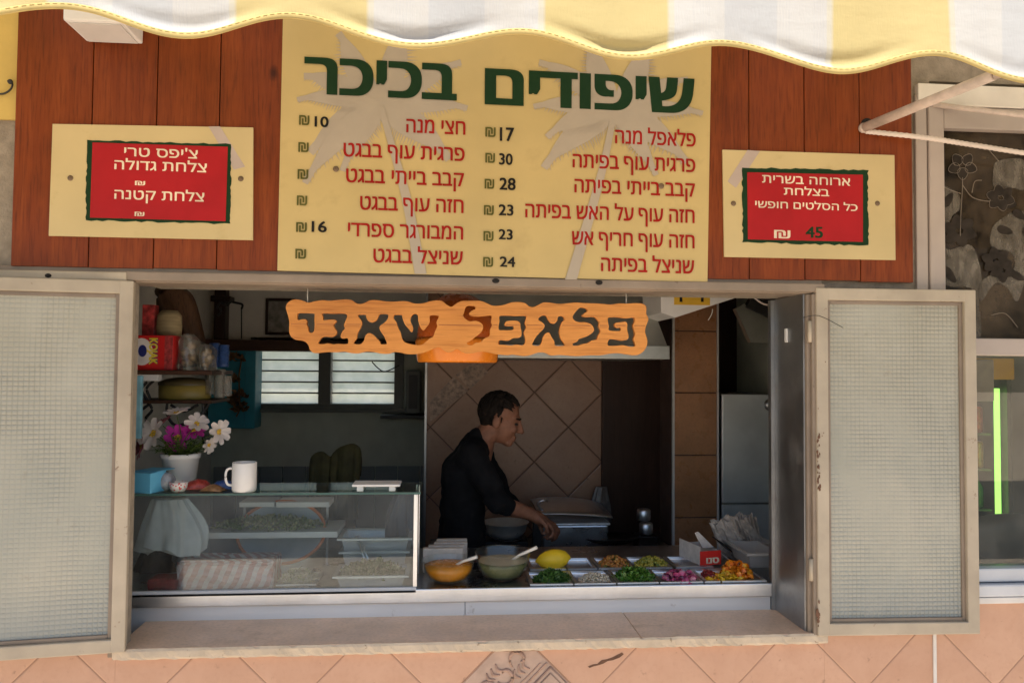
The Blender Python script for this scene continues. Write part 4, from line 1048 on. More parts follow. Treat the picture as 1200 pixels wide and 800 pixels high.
M['candy_red'] = pm('red_wrapper', (.42, .05, .04), .3, var=.4, scale=60); M['candy_blue'] = pm('blue_wrapper', (.04, .10, .32), .3, var=.3, scale=50); M['candy_brown'] = pm('brown_wrapper', (.32, .16, .07), .35, var=.4, scale=50)
def packet(px, py, L, W, H, rot, mat, label, name='snack_packet'):
    p = on_top(px, py, ymin=.27); T_ = Matrix.Translation(p) @ Matrix.Rotation(rot, 4, 'Z'); mb = MB(); rws = []
    for i in range(9):
        a = i/8; hh = H*max(.02, math.sin(a*math.pi))**.6*(1+random.uniform(-.12, .12))
        rws.append([T_ @ Vector(((a-.5)*L, (b/6-.5)*W, hh*math.sin(max(.001, b/6)*math.pi)**.7 if 0 < b < 6 else .001)) for b in range(7)])
    mb.sheet(rws)
    o = mb.build(name, mat, None, label, 'packet', 'snack packets on the case', solid=.0012); return o
packet(232, 572, .10, .06, .030, .3, M['candy_red'], 'red crinkled snack packet right of the flower pot')
packet(250, 576, .075, .05, .022, -.2, M['candy_brown'], 'brown snack packet lying between the red and the blue packets')
packet(262, 572, .085, .055, .030, .2, M['candy_blue'], 'blue snack packet just left of the white mug')

# ------------------------------------------------------------------ in the case
def heap(mb, c, rx, ry, h, n, sz, kind='leaf', seed=1):
    rnd = random.Random(seed); c = Vector(c)
    for i in range(n):
        a = rnd.uniform(0, 6.283); rr = math.sqrt(rnd.random()); x, y = rr*math.cos(a), rr*math.sin(a)
        z = h*(1-rr*rr)*rnd.uniform(.35, 1.0)+h*.12*rnd.random(); p = c+Vector((x*rx, y*ry, z))
        d = Vector((rnd.uniform(-1, 1), rnd.uniform(-1, 1), rnd.uniform(-.2, .9))).normalized(); s_ = d.cross(Vector((rnd.uniform(-1, 1), rnd.uniform(-1, 1), rnd.uniform(-1, 1)))).normalized()
        nn = d.cross(s_); L = sz*rnd.uniform(.6, 1.3)
        if kind == 'leaf':
            mb.face([p, p+d*L*.4+s_*L*.3+nn*L*.1, p+d*L, p+d*L*.4-s_*L*.3+nn*L*.1])
        elif kind == 'shred':
            pts = [p-d*L*.5, p+nn*L*.18, p+d*L*.5]; mb.tube(catmull(pts, 2), sz*.075, 5)
        elif kind == 'chunk':
            MM = Matrix((( *d, 0), (*s_, 0), (*nn, 0), (0, 0, 0, 1))).transposed()
            mb.ball(p, (L*.5, L*.36, L*.28), 8, MM)
        elif kind == 'slice':
            rws = []
            for q in range(5):
                th = q/4*2.4-1.2; rws.append([p+(d*math.sin(th)+nn*math.cos(th))*L*.5-s_*L*.22, p+(d*math.sin(th)+nn*math.cos(th))*L*.5+s_*L*.22])
            mb.sheet(rws)
    return mb
def tray(label, x0, x1, y0, y1, z, depth=.05, mat=None, group='steel salad trays', rim=.011, name='steel_tray', cat='tray'):
    mb = MB(); a = .012
    o_ = [(x0, y0), (x1, y0), (x1, y1), (x0, y1)]; i_ = [(x0+rim, y0+rim), (x1-rim, y0+rim), (x1-rim, y1-rim), (x0+rim, y1-rim)]; b_ = [(x0+rim+a, y0+rim+a), (x1-rim-a, y0+rim+a), (x1-rim-a, y1-rim-a), (x0+rim+a, y1-rim-a)]
    def loop(q, zz): return [Vector((*p, zz)) for p in q]
    L1 = [loop(o_, z-.006), loop(o_, z), loop(i_, z+.0005), loop(i_, z-.006), loop(b_, z-depth)]
    for A_, B_ in zip(L1[:-1], L1[1:]):
        for i in range(4):
            j = (i+1) % 4; mb.face([A_[i], A_[j], B_[j], B_[i]])
    mb.face(L1[-1]); bmesh.ops.remove_doubles(mb.bm, verts=mb.bm.verts, dist=1e-5)
    return mb.build(name, mat or M['steel'], None, label, cat, group, solid=.0012)
def food(name, label, mat, c, rx, ry, h, n, sz, kind, seed, cat='salad'):
    return heap(MB(), c, rx, ry, h, n, sz, kind, seed).build(name, mat, None, label, cat)
def mixed(name, a, b, c, scale=55, rough=.3, tr=.0, spec=.5):
    t = NT(name); v = t.n('ShaderNodeTexVoronoi'); t.put(v.inputs['Vector'], t.pos); v.inputs['Scale'].default_value = scale
    s_ = t.xyz(v.outputs['Color']); col = t.mix(t.ramp(s_[0], .35, .65), a, b); col = t.mix(t.ramp(s_[1], .80, .86), col, c)
    col = t.mix(t.math('MULTIPLY', t.ramp(t.noise(scale*3), .4, .7), .4), col, k(a, .5))
    sh = t.bsdf(col, rough, 0, t.bump(t.noise(scale*4), .4, .002), spec)
    if tr:
        tl = t.n('ShaderNodeBsdfTranslucent'); t.put(tl.inputs[0], col); m = t.n('ShaderNodeMixShader'); m.inputs[0].default_value = tr
        t.t.links.new(sh, m.inputs[1]); t.t.links.new(tl.outputs[0], m.inputs[2]); sh = m.outputs[0]
    return t.done(sh)
M['parsley'] = mixed('parsley', (.035, .10, .015), (.085, .20, .035), (.16, .26, .08), 70, .45, .2); M['pale_green'] = mixed('dry_green_leaves', (.20, .25, .09), (.30, .34, .16), (.45, .42, .25), 60, .6, .25)
M['cream_salad'] = mixed('cream_cabbage', (.52, .50, .34), (.66, .62, .46), (.40, .44, .20), 60); M['pink'] = mixed('pink_turnip', (.46, .05, .16), (.58, .12, .27), (.62, .28, .36), 45)
M['pickle'] = mixed('pickle_yellow_green', (.30, .29, .04), (.46, .40, .07), (.16, .20, .03), 55); M['fried'] = mixed('orange_brown_veg', (.36, .13, .03), (.55, .26, .06), (.14, .16, .03), 55)
M['pepper_o'] = mixed('orange_pepper', (.72, .17, .012), (.80, .28, .02), (.80, .42, .03), 45, .22); M['pepper_y'] = mixed('yellow_pepper', (.74, .44, .02), (.80, .55, .05), (.60, .20, .02), 50, .25)
M['onion'] = mixed('chopped_onion', (.54, .48, .38), (.66, .60, .50), (.38, .34, .24), 70); M['green_pep'] = mixed('green_pepper', (.05, .15, .015), (.12, .28, .04), (.24, .34, .08), 60, .3, .12)
cx_ = lambda px, Y: at(px, 600, Y).x
# striped flat packet stack
def stripes():
    t = NT('striped_wrapper'); X, Y, Z = t.xyz(); u = t.math('FRACT', t.math('MULTIPLY', t.math('ADD', t.math('ADD', X, Y), t.math('MULTIPLY', Z, -.45)), 27))
    c = t.mix(t.ramp(t.math('ABSOLUTE', t.math('SUBTRACT', u, .5)), .24, .28), (.50, .25, .225), (.62, .54, .50))
    w2 = t.math('FRACT', t.math('MULTIPLY', t.math('ADD', Z, t.math('MULTIPLY', X, .08)), 55)); c = t.mix(t.math('MULTIPLY', t.ramp(t.math('ABSOLUTE', t.math('SUBTRACT', w2, .5)), .2, .26), .35), c, (.62, .42, .40))
    return t.done(t.bsdf(c, .22, 0, t.bump(t.noise(30, None, 5), .7, .006), .6))
z0 = CZ+.002
mb = MB(); xa, xb = cx_(212, .30), cx_(324, .30); rws = []
mb.box(xa, xb, .27, .40, z0, z0+.095, .010); bmesh.ops.subdivide_edges(mb.bm, edges=list(mb.bm.edges), cuts=3, use_grid_fill=True)
for v in mb.bm.verts: v.co += Vector((random.uniform(-1, 1), random.uniform(-1, 1), random.uniform(-1, 1)))*.0045
pk = mb.build('wrapped_package', stripes(), None, 'red and white striped wrapped package low in the case', 'package')
M['tray_blue'] = pm('blue_grey_tray', (.22, .25, .30), .4, var=.1)
zz = CZ+.115
tray('blue grey plastic tray behind the striped package', cx_(228, .54), cx_(322, .54), .515, .64, CZ+.15, .10, M['tray_blue'], 'plastic trays in the case', name='plastic_tray')
# slab and greens added in the case, standing in for a reflected street planter
zs_ = at(315, 627, .45).z
sh = thing('reflected_slab', 'white slab added in the case for a reflected planter', 'shelf', (cx_(315, .45), .45, zs_-.02))
MB().box(cx_(243, .40), cx_(396, .40), .40, .62, zs_-.0, zs_+.022, .003).build('slab', M['white_trim'], sh)
for px in (256, 384): MB().box(cx_(px, .6)-.004, cx_(px, .6)+.004, .6, .608, CZ+.001, zs_-.001).build('leg', M['steel_dk'], sh)
food('reflected_greens', 'green leaves on the white slab, added for a reflected planter', M['pale_green'], (cx_(318, .5), .48, zs_+.024), (cx_(385, .5)-cx_(255, .5))/2, .07, .040, 900, .018, 'leaf', 3, 'herbs')
z_s2 = at(315, 592, .48).z  # upper slab also stands in for the planter reflected in the glass
s2_ = thing('reflected_upper_slab', 'pale narrow slab above the greens, added for a reflected planter', 'shelf', (cx_(330, .5), .55, z_s2))
MB().box(cx_(280, .5), cx_(322, .5)-.002, .5, .62, z_s2-.009, z_s2+.009, .002).box(cx_(323, .5), cx_(386, .5), .5, .62, z_s2-.011, z_s2+.008, .002).build('slab', M['white_trim'], s2_)
MB().box(cx_(281, .5), cx_(281, .5)+.008, .55, .558, zs_+.024, z_s2-.010).box(cx_(380, .5), cx_(380, .5)+.008, .55, .558, zs_+.024, z_s2-.012).build('leg', M['steel_dk'], s2_)
# orange rimmed big basin, added for an orange arc reflected in the glass
M['basin'] = pm('grey_basin', (.40, .42, .42), .35, var=.1); M['reflected_arc'] = pm('orange_rim', (.62, .17, .05), .4)
bc_ = Vector((cx_(333, .52), .52, CZ+.075)); bs = thing('basin', 'tilted grey basin whose orange rim stands in for a reflected arc', 'basin', tuple(bc_))
Tt = Matrix.Translation(bc_+Vector((0, 0, .055))) @ Matrix.Rotation(R(62), 4, 'X') @ Matrix.Diagonal((1.35, 1, 1, 1))
MB().lathe([(0, 0), (.07, .0), (.115, .05), (.118, .05), (.072, -.004), (0, -.004)], (0, 0, 0), 40, M=Tt).build('bowl', M['basin'], bs)
ring = [Tt @ Vector((.118*math.cos(a), .118*math.sin(a), .051)) for a in [i/40*2*math.pi for i in range(41)]]
MB().tube(ring, .006, 8).build('rim', M['reflected_arc'], bs)
tray('small tray of pale cabbage salad in the middle of the case', cx_(328, .29), cx_(374, .29), .25, .42, CZ+.022, .02)
food('cabbage_salad', 'pale shredded cabbage salad low in the middle of the case', M['cream_salad'], (cx_(351, .32), .33, CZ+.012), .068, .065, .045, 420, .022, 'shred', 4)
xa, xb = cx_(392, .28), cx_(480, .28)
tray('front steel tray with green salad at the right end of the case', xa, xb, .25, .42, CZ+.045, .04, M['ware'], rim=.013)
food('green_salad', 'shredded green salad heaped in the right front tray of the case', M['pale_green'], ((xa+xb)/2, .335, CZ+.03), (xb-xa)*.44, .07, .045, 900, .020, 'leaf', 5)
tray('tall empty steel tray behind the green salad in the case', xa-.01, xb+.005, .43, .62, CZ+.135, .06, M['ware'], rim=.016)
tray('steel tray nested under the tall tray rim at the back of the case', xa-.002, xb-.004, .424, .60, CZ+.088, .08, M['ware'], rim=.014)
tg = thing('salad_tongs', 'steel tongs lying across the green salad tray in the case', 'tongs', (xa+.05, .4, CZ+.1))
for d_ in (0, .012): MB().tube([(xa+.055+d_, .47, CZ+.135), (xa+.10+d_, .36, CZ+.075)], .004, 8).build('arm', M['steel_lip'], tg)
# hanging white bag, red packet and navy bag
M['bag_white'] = cloth_mat('white_plastic_bag', (.84, .85, .84), .4, .08)
def bag(label, px0, px1, y_top, y_bot, Y, mat, folds=7, dep=.05, name='plastic_bag', cat='bag', seed=1, group=None):
    rnd = random.Random(seed); a, b = at((px0+px1)/2, y_top, Y), at((px0+px1)/2, y_bot, Y); hw = (at(px1, y_top, Y).x-at(px0, y_top, Y).x)/2
    rws = []; ph = rnd.uniform(0, 6)
    for i in range(15):
        t_ = i/14; wd = hw*(.55+.45*math.sin(min(1, t_*1.15)*math.pi*.55)); z = a.z+(b.z-a.z)*t_; row = []
        for j in range(96):
            th = j/96*2*math.pi; rp_ = 1+.17*math.sin(folds*th+ph+t_*1.1)*(.35+.65*t_)+.06*math.sin(3*th+t_*4)+.04*math.sin((2*folds+1)*th-t_*2); bz = (.016*math.sin(th*2+ph)+.008*math.sin(folds*th+1))*t_
            row.append((a.x+wd*rp_*math.cos(th)+.01*math.sin(t_*3+ph), Y+dep*rp_*math.sin(th)*(.5+.5*t_), z+bz))
        row.append(row[0]); rws.append(row)
    mb = MB(); mb.sheet(rws); mb.face([Vector(p) for p in rws[-1][:-1]]); mb.face([Vector(p) for p in rws[0][:-1]])
    return mb.build(name, mat, None, label, cat, group)
bag('white plastic bag hanging in folds at the left end of the case', 164, 237, 584, 644, .33, M['bag_white'], 8, .06, seed=2)
bag('crumpled clear grey bag below the white hanging bag', 208, 244, 625, 662, .50, pm('grey_film', (.30, .31, .32), .3, var=.3), 6, .03, seed=3)
M['brown_cloth'] = pm('brown_goods', (.10, .06, .045), .6, var=.4, scale=30)
bag('dark brown sack standing under the white bag', 160, 212, 640, 688, .55, M['brown_cloth'], 5, .06, 'sack', 'sack', seed=5)
packet2 = MB(); p = at(197, 689, .32); packet2.box(p.x-.055, p.x+.05, .27, .36, CZ+.001, CZ+.04, .012); packet2.build('red_packet', M['candy_red'], None, 'dark red packet on the floor of the case left of the stripes', 'packet')
M['navy'] = pm('navy_plastic', (.025, .03, .055), .4, var=.2)
bag('dark navy bag hanging at the right end behind the glass', 455, 490, 578, 630, .60, M['navy'], 6, .04, seed=9)
mb = MB(); a = at(470, 655, .63); mb.box(a.x-.05, a.x+.05, .625, .655, CZ+.13, a.z+.055, .006); mb.build('grey_carton', M['basin'], None, 'plain grey carton beneath the navy bag in the case', 'carton')
# ================================================================== SALAD BAR
TZ = CZ+.010
def bar_tray(label, px0, px1, Ya, Yb, dep=.035): return tray(label, cx_(px0, Ya), cx_(px1, Ya), Ya, Yb, TZ, dep, M['steel_lip'])
YA, YB, YC_, YD = .245, .42, .45, .62
bar_tray('front steel tray of chopped parsley right of the green sauce bowl', 622, 672, YA, YB)
food('chopped_parsley', 'heap of chopped parsley in the leftmost front steel tray', M['parsley'], (cx_(648, .32), .32, TZ-.014), .070, .070, .040, 2200, .012, 'leaf', 11)
bar_tray('front steel tray of chopped pale onion', 674, 722, YA, YB)
food('chopped_onion', 'heap of pale chopped onion between parsley and green peppers', M['onion'], (cx_(698, .32), .32, TZ-.016), .062, .066, .030, 520, .012, 'chunk', 12)
bar_tray('front steel tray of green chilli peppers', 724, 772, YA, YB)
food('green_peppers', 'heap of bright green chilli pieces in the middle front tray', M['green_pep'], (cx_(743, .33), .33, TZ-.014), .075, .070, .040, 900, .017, 'leaf', 13)
bar_tray('front steel tray of pink pickled turnip', 774, 824, YA, YB)
food('pickled_turnip', 'pink pickled turnip slices in the front steel tray', M['pink'], (cx_(797, .32), .32, TZ-.014), .060, .062, .026, 130, .030, 'slice', 14)
bar_tray('front steel tray of orange and yellow pepper at the right end', 846, 898, YA, YB)
food('orange_peppers', 'bright orange pepper pieces piled at the right end of the bar', M['pepper_o'], (cx_(862, .34), .335, TZ-.008), .055, .055, .050, 170, .028, 'slice', 15)
food('yellow_peppers', 'yellow pepper pieces lying at the foot of the orange pepper heap', M['pepper_y'], (cx_(850, .28), .285, TZ-.008), .066, .03, .022, 130, .020, 'slice', 16)
M['harissa'] = pm('dark_red_sauce', (.22, .02, .02), .25, var=.35, scale=50)
bar_tray('narrow steel tray of dark red relish beside the pink turnip', 826, 844, YA, YB)
food('red_relish', 'dark red relish in the narrow tray between turnip and peppers', M['harissa'], (cx_(834, .32), .33, TZ-.014), .024, .07, .022, 160, .020, 'chunk', 17)
bar_tray('back steel tray under the big lemon', 622, 664, YC_, YD)
bar_tray('empty steel tray right of the lemon', 666, 700, YC_, YD, .05)
bar_tray('back steel tray of orange fried vegetables', 702, 738, YC_, YD)
food('fried_vegetables', 'orange brown fried vegetables in the back row of trays', M['fried'], (cx_(720, .53), .53, TZ-.012), .056, .065, .036, 260, .019, 'chunk', 18)
bar_tray('back steel tray of yellow green pickles', 742, 788, YC_, YD)
food('pickles', 'yellow green pickle chunks in the rightmost back tray', M['pickle'], (cx_(764, .53), .53, TZ-.012), .064, .065, .030, 240, .018, 'chunk', 19)
bar_tray('dark back tray behind the peppers', 792, 836, YC_, YD, .03)
# the big lemon
M['lemon'] = pm('lemon_skin', (.82, .56, .02), .42, var=.08, scale=20, bump=.5, bscale=220)
lp = at(649, 656, .47); lr_ = .052
mb = MB(); Lx = 19*sc(.47); Lz = 11.5*sc(.47)
mb.lathe([(0, -Lx*1.12), (Lz*.16, -Lx*1.08), (Lz*.28, -Lx*.98), (Lz*.62, -Lx*.82), (Lz*.9, -Lx*.45), (Lz, 0), (Lz*.92, Lx*.42), (Lz*.66, Lx*.80), (Lz*.3, Lx*.97), (Lz*.22, Lx*1.05), (0, Lx*1.10)], (0, 0, 0), 28, M=Matrix.Translation((lp.x, .485, lp.z)) @ Matrix.Rotation(R(84), 4, 'Y'))
for v in mb.bm.verts: v.co += (v.co-Vector((lp.x, .485, lp.z))).normalized()*.0016*math.sin(v.co.x*310+v.co.z*170)*math.cos(v.co.y*260+v.co.z*230)
mb.build('lemon', M['lemon'], None, 'big yellow lemon sitting behind the chopped parsley', 'lemon')
# bowls
M['orange_sauce'] = pm('orange_sauce', (.72, .27, .01), .25, var=.12, scale=20); M['green_sauce'] = pm('green_sauce', (.14, .15, .06), .3, var=.25, scale=30); M['foam'] = pm('tahini', (.42, .38, .27), .35, var=.15, scale=20)
def bowl(label, pxl, pxr, pyr, Y, h, fill, mat, cat='bowl'):
    a, b = at(pxl, pyr, Y), at(pxr, pyr, Y); r_ = (b.x-a.x)/2; c = Vector(((a.x+b.x)/2, Y, CZ+.001)); t = thing('sauce_bowl', label, cat, tuple(c))
    pr = lambda s_, o_: [(0, o_), (r_*.5*s_, o_), (r_*.72*s_, h*.16+o_), (r_*.9*s_, h*.5), (r_*.99*s_, h*.96), (r_*s_, h)]
    MB().lathe(pr(1, 0)+[(r_*.965, h), (r_*.95, h*.95), (r_*.86, h*.5), (r_*.69, h*.19), (r_*.46, .005), (0, .005)], c, 44).build('bowl', M['bowl_glass'], t)
    f_ = fill; MB().lathe([(0, .0065), (r_*.44, .0065), (r_*.67, h*.20), (r_*.845, h*.5), (r_*.845+(r_*.09)*(f_-.5)/.5, h*f_), (r_*.5, h*f_+.003), (0, h*f_+.004)], c, 44).build('sauce', mat, t)
    return t, c, r_, h*f_
Yb1 = .34; hb1 = at(526, 655, Yb1).z-CZ
t1, c1, r1, f1 = bowl('bowl of bright orange sauce beside the glass case', 494, 557, 657, Yb1, hb1, .74, M['orange_sauce'])
Yb2 = .36; hb2 = at(590, 645, Yb2).z-CZ
t2, c2, r2, f2 = bowl('larger glass bowl of dull green sauce', 556, 622, 648, Yb2, hb2, .62, M['green_sauce'])
MB().lathe([(0, f2+.006), (r2*.5, f2+.012), (r2*.86, f2+.004)], c2+Vector((0, 0, .0)), 40).build('tahini_layer', M['foam'], t2)
M['spoon'] = pm('white_spoon', (.72, .69, .62), .35, var=.05)
for nm_, c_, f_, end, in (('white spoon handle leaning out of the orange sauce', c1, f1, at(559, 652, .30)), ('white spoon handle leaning out of the green sauce', c2, f2, at(629, 641, .30))):
    MB().tube([(c_.x+.01, c_.y, CZ+f_-.01), ((c_.x+end.x)/2, (c_.y+end.y)/2, (CZ+f_-.01+end.z)/2+.003), tuple(end)], [.004, .005, .0062], 8).ball((c_.x+.006, c_.y, CZ+f_-.012), (.022, .016, .007), 12).build('spoon', M['spoon'], None, nm_, 'spoon', 'spoons in the sauce bowls')
# napkin packs behind the orange bowl
M['napkin'] = pm('napkin_paper', (.58, .52, .47), .7, var=.12, scale=40)
for i, (px, py, Y) in enumerate(((518, 655, .47), (524, 650, .52), (530, 647, .57), (533, 643, .62))):
    p = at(px, py, Y); hh = .115 if i == 0 else p.z-CZ
    MB().box(p.x-.072, p.x+.078-.01*i, Y-.012, Y+.014, CZ+.001, max(CZ+.09, at(px, py-4, Y).z), .004).build('napkin_pack', M['napkin'], None, ('front napkin pack, right behind the orange sauce', 'second napkin pack behind the orange sauce', 'third napkin pack from the front', 'rearmost napkin pack behind the orange sauce')[i], 'napkins', 'napkin packs')
# red carton with lettering
def carton():
    Y = .47; p0 = at(819, 668, Y); p1 = at(846, 668, Y); z0_, z1_ = CZ+.012, at(832, 645, Y).z
    a = R(-8); cx, w_ = (p0.x+p1.x)/2, (p1.x-p0.x)
    t = thing('bag_carton', 'red and white carton with white Hebrew lettering and torn open flaps', 'box', (cx, Y, z0_), R(12))
    T_ = Matrix.Translation((cx, Y, 0)) @ Matrix.Rotation(R(12), 4, 'Z'); h_ = w_/2
    M['carton_red'] = pm('carton_red', (.62, .025, .02), .4, var=.08); M['carton_white'] = pm('carton_white', (.55, .52, .50), .5, var=.15, scale=40)
    m_ = MB(); m_.box(-h_, h_, -.002, .0, z0_, z1_, 0, T_); m_.build('front_face', M['carton_red'], t)
    m_ = MB(); m_.box(-h_, -h_+.002, .0005, .16, z0_, z1_+.018, 0, T_).box(h_-.002, h_, .0005, .16, z0_, z1_-.004, 0, T_).box(-h_+.0025, h_-.0025, .158, .16, z0_, z1_, 0, T_); m_.build('side_faces', M['carton_white'], t)
    m_ = MB(); m_.hexa([T_ @ Vector(v) for v in ((h_-.05, .05, z1_), (h_, .05, z1_), (h_, .06, z1_), (h_-.05, .06, z1_))], [T_ @ Vector(v) for v in ((h_-.085, .05, z1_+.06), (h_-.07, .05, z1_+.065), (h_-.07, .052, z1_+.065), (h_-.085, .052, z1_+.06))])
    m_.hexa([T_ @ Vector(v) for v in ((h_+.001, .0, z1_-.012), (h_+.001, .14, z1_-.012), (h_+.003, .14, z1_-.012), (h_+.003, 0, z1_-.012))], [T_ @ Vector(v) for v in ((h_+.045, .0, z1_-.045), (h_+.045, .14, z1_-.045), (h_+.047, .14, z1_-.045), (h_+.047, 0, z1_-.045))])
    m_.build('flap', M['carton_white'], t)
    me = text_mesh(rtl('סנו'), .045, .02); vs = [v.co for v in me.vertices]; xa_, xb_, ya_, yb_ = min(v.x for v in vs), max(v.x for v in vs), min(v.y for v in vs), max(v.y for v in vs)
    bm2 = bmesh.new(); bm2.from_mesh(me); W_ = w_*.62; H_ = (z1_-z0_)*.42
    for v in bm2.verts: v.co = T_ @ Vector((-h_+w_*.28+(v.co.x-xa_)/(xb_-xa_)*W_, -.003, z0_+(z1_-z0_)*.10+(v.co.y-ya_)/(yb_-ya_)*H_))
    bm2.to_mesh(me); bm2.free(); link('lettering', me, M['text_white'], t)
carton()
# pale plastic tubs at the right end, paper sleeves inside
M['tub'] = pm('greyish_plastic_tub', (.40, .38, .36), .35, var=.08); M['paper'] = pm('crumpled_paper_sleeves', (.48, .42, .37), .8, var=.3, scale=40, bump=.6, bscale=70)
def tub(label, pxl, pxr, pyt, Y0, Y1):
    a, b = at(pxl, pyt, Y0), at(pxr, pyt, Y0); t_ = .016; x0, x1, zt_ = a.x, b.x, a.z
    o1 = [(x0, Y0), (x1, Y0), (x1, Y1), (x0, Y1)]; o0 = [(x0+t_, Y0+t_), (x1-t_, Y0+t_), (x1-t_, Y1-t_), (x0+t_, Y1-t_)]
    mb = MB()
    for i in range(4):
        j = (i+1) % 4; mb.face([(*o0[i], CZ+.013), (*o0[j], CZ+.013), (*o1[j], zt_), (*o1[i], zt_)])
    mb.face([(*p, CZ+.013) for p in o0])
    rim = .008; oo = [(x0-rim, Y0-rim), (x1+rim, Y0-rim), (x1+rim, Y1+rim), (x0-rim, Y1+rim)]
    for i in range(4):
        j = (i+1) % 4; mb.face([(*o1[i], zt_), (*o1[j], zt_), (*oo[j], zt_), (*oo[i], zt_)]); mb.face([(*oo[i], zt_), (*oo[j], zt_), (*oo[j], zt_-.008), (*oo[i], zt_-.008)])
    bmesh.ops.remove_doubles(mb.bm, verts=mb.bm.verts, dist=1e-5)
    return mb.build('plastic_tub', M['tub'], None, label, 'tub', 'pale plastic tubs', solid=.003), (x0, x1, zt_)
tub('nearer pale plastic tub against the steel reveal', 877, 912, 648, .40, .60)
_, (x0, x1, zt_) = tub('farther pale plastic tub holding paper sleeves', 858, 905, 637, .62, .80)
for i in range(8):
    x = x0+.055+i*.012; L_s = .185+random.uniform(-.012, .012)
    T_ = Matrix.Translation((x, .69+.008*i, zt_-.09)) @ Matrix.Rotation(-R(24-i*1.5), 4, 'Y') @ Matrix.Rotation(R(55)+random.uniform(-.12, .12), 4, 'Z')
    rws = [[T_ @ Vector((.010*math.sin(b*1.9+c_*.8+i)+random.uniform(-.003, .003), -.055+.11*b/8, L_s*c_/8*(1-.05*math.sin(b*1.3+i))+random.uniform(-.002, .002))) for b in range(9)] for c_ in range(9)]
    MB().sheet(rws, False).build('paper_sleeve', M['paper'], None, 'crumpled pale paper sleeve standing upright in the farther tub', 'paper sleeve', 'paper sleeves in the tub', solid=.003)
mb = MB(); T_ = Matrix.Translation((x0+.035, .68, zt_-.06)) @ Matrix.Rotation(-R(50), 4, 'Y'); mb.box(-.002, .002, -.05, .06, -.03, .10, 0, T_); mb.build('dark_card', M['black'], None, 'dark flat card leaning in the farther tub', 'card')

# ================================================================== KITCHEN
kt = thing('kitchen_counter', 'low dark steel worktop against the tiled kitchen wall', 'counter', (.6, 1.65, .06))
WZ = at(650, 655, 1.38).z
MB().box(kx0+.03, qx0-.01, 1.38, 1.88, WZ-.03, WZ, .003).build('worktop', M['steel_dk'], kt)
MB().box(kx0+.05, qx0-.02, 1.42, 1.86, .06, WZ-.031).build('cabinet', M['dark_wood_h'], kt)
# shallow steel bowl in front
p = at(594, 633, 1.42); u_ = sc(1.42)
sb = thing('steel_bowl', 'shallow stainless bowl beside the cook at the worktop', 'bowl', (p.x, 1.50, WZ))
Zb = at(594, 616, 1.42).z
zb0 = at(594, 635, 1.42).z; Hb = Zb-zb0
MB().box(p.x-.11, p.x+.11, 1.43, 1.62, WZ+.001, zb0-.0005, .004).build('burner', M['cookdark'] if 'cookdark' in M else M['black'], sb)
MB().lathe([(0, .002), (17*u_, .002), (24*u_, Hb*.45), (27*u_, Hb), (27*u_+.006, Hb+.002), (26*u_, Hb-.004), (16*u_, .008), (0, .008)], (p.x, 1.52, zb0), 40).build('bowl', M['ware'], sb)
hp = catmull([at(566, 612, 1.37), at(568, 622, 1.36), at(580, 631, 1.36), at(598, 634, 1.37), at(612, 631, 1.38)], 6)
MB().tube(hp, .006, 8).build('hose', M['black'], None, 'thin black hose looping in front of the steel bowl', 'hose')
# chafing dish with its lid propped open
def chafing():
    a, b = at(632, 650, 1.42), at(718, 650, 1.42); zt2 = at(675, 613, 1.42).z
    t = thing('food_warmer', 'stainless food warmer with its lid tilted open', 'food warmer', ((a.x+b.x)/2, 1.6, WZ))
    MB().box(a.x+.02, b.x-.02, 1.43, 1.80, WZ+.001, zt2-.012, .008).build('body', M['steel'], t)
    MB().box(a.x+.012, b.x-.012, 1.42, 1.81, zt2-.011, zt2, .004).build('rim', M['ware'], t)
    l0, l1 = at(628, 590, 1.45), at(718, 603, 1.45); mb = MB(); rws = []
    for i in range(9):
        u__ = i/8; rws.append([(a.x-.005+(b.x-a.x+.01)*u__, 1.44+.36*v/8, zt2+.012+.050*math.sin(min(1, v/8*1.0+.12)*math.pi*.62)**.7*math.sin((.06+.88*u__)*math.pi)**.35+.02*(1-u__)) for v in range(9)])
    mb.sheet(rws).build('lid', M['steel_lip'], t, solid=.003)
    MB().tube(catmull([(a.x+.02, 1.46, zt2+.06), (a.x-.01, 1.44, zt2+.10), (a.x+.03, 1.44, zt2+.115), (a.x+.05, 1.5, zt2+.10)], 5), .006, 8).build('lid_handle', M['steel_lip'], t)
    MB().box(a.x-.035, a.x+.012, 1.40, 1.44, WZ+.002, zt2+.012, .004).build('stand_post', M['black'], t)
chafing()
M['cookdark'] = pm('blackened_metal', (.035, .028, .025), .35, .6, var=.3, scale=20)
p = at(722, 640, 1.3); g = thing('griddle_pan', 'dark wide pan on a short steel stand in front of the wood panel', 'pan', (p.x, 1.36, WZ))
MB().lathe([(0, .0), (.13, .0), (.17, .025), (.175, .028), (.165, .03), (.12, .008), (0, .008)], (p.x, 1.50, at(722, 634, 1.5).z), 40, sy=.6).build('pan', M['cookdark'], g)
MB().tube([(p.x+.02, 1.50, WZ+.001), (p.x+.02, 1.50, at(722, 634, 1.5).z)], .018, 14).tube([(p.x+.02, 1.5, WZ+.001), (p.x+.02, 1.5, WZ+.01)], .06, 20).build('stand', M['steel_lip'], g)
MB().tube([(p.x-.17, 1.5, at(722, 632, 1.5).z), (p.x-.26, 1.48, at(722, 626, 1.5).z)], .009, 8).build('handle', M['cookdark'], g)
p = at(757, 612, 1.55)
cs = thing('spice_shaker', 'two stacked shiny steel shakers near the wood panel', 'shaker', (p.x, 1.55, WZ))
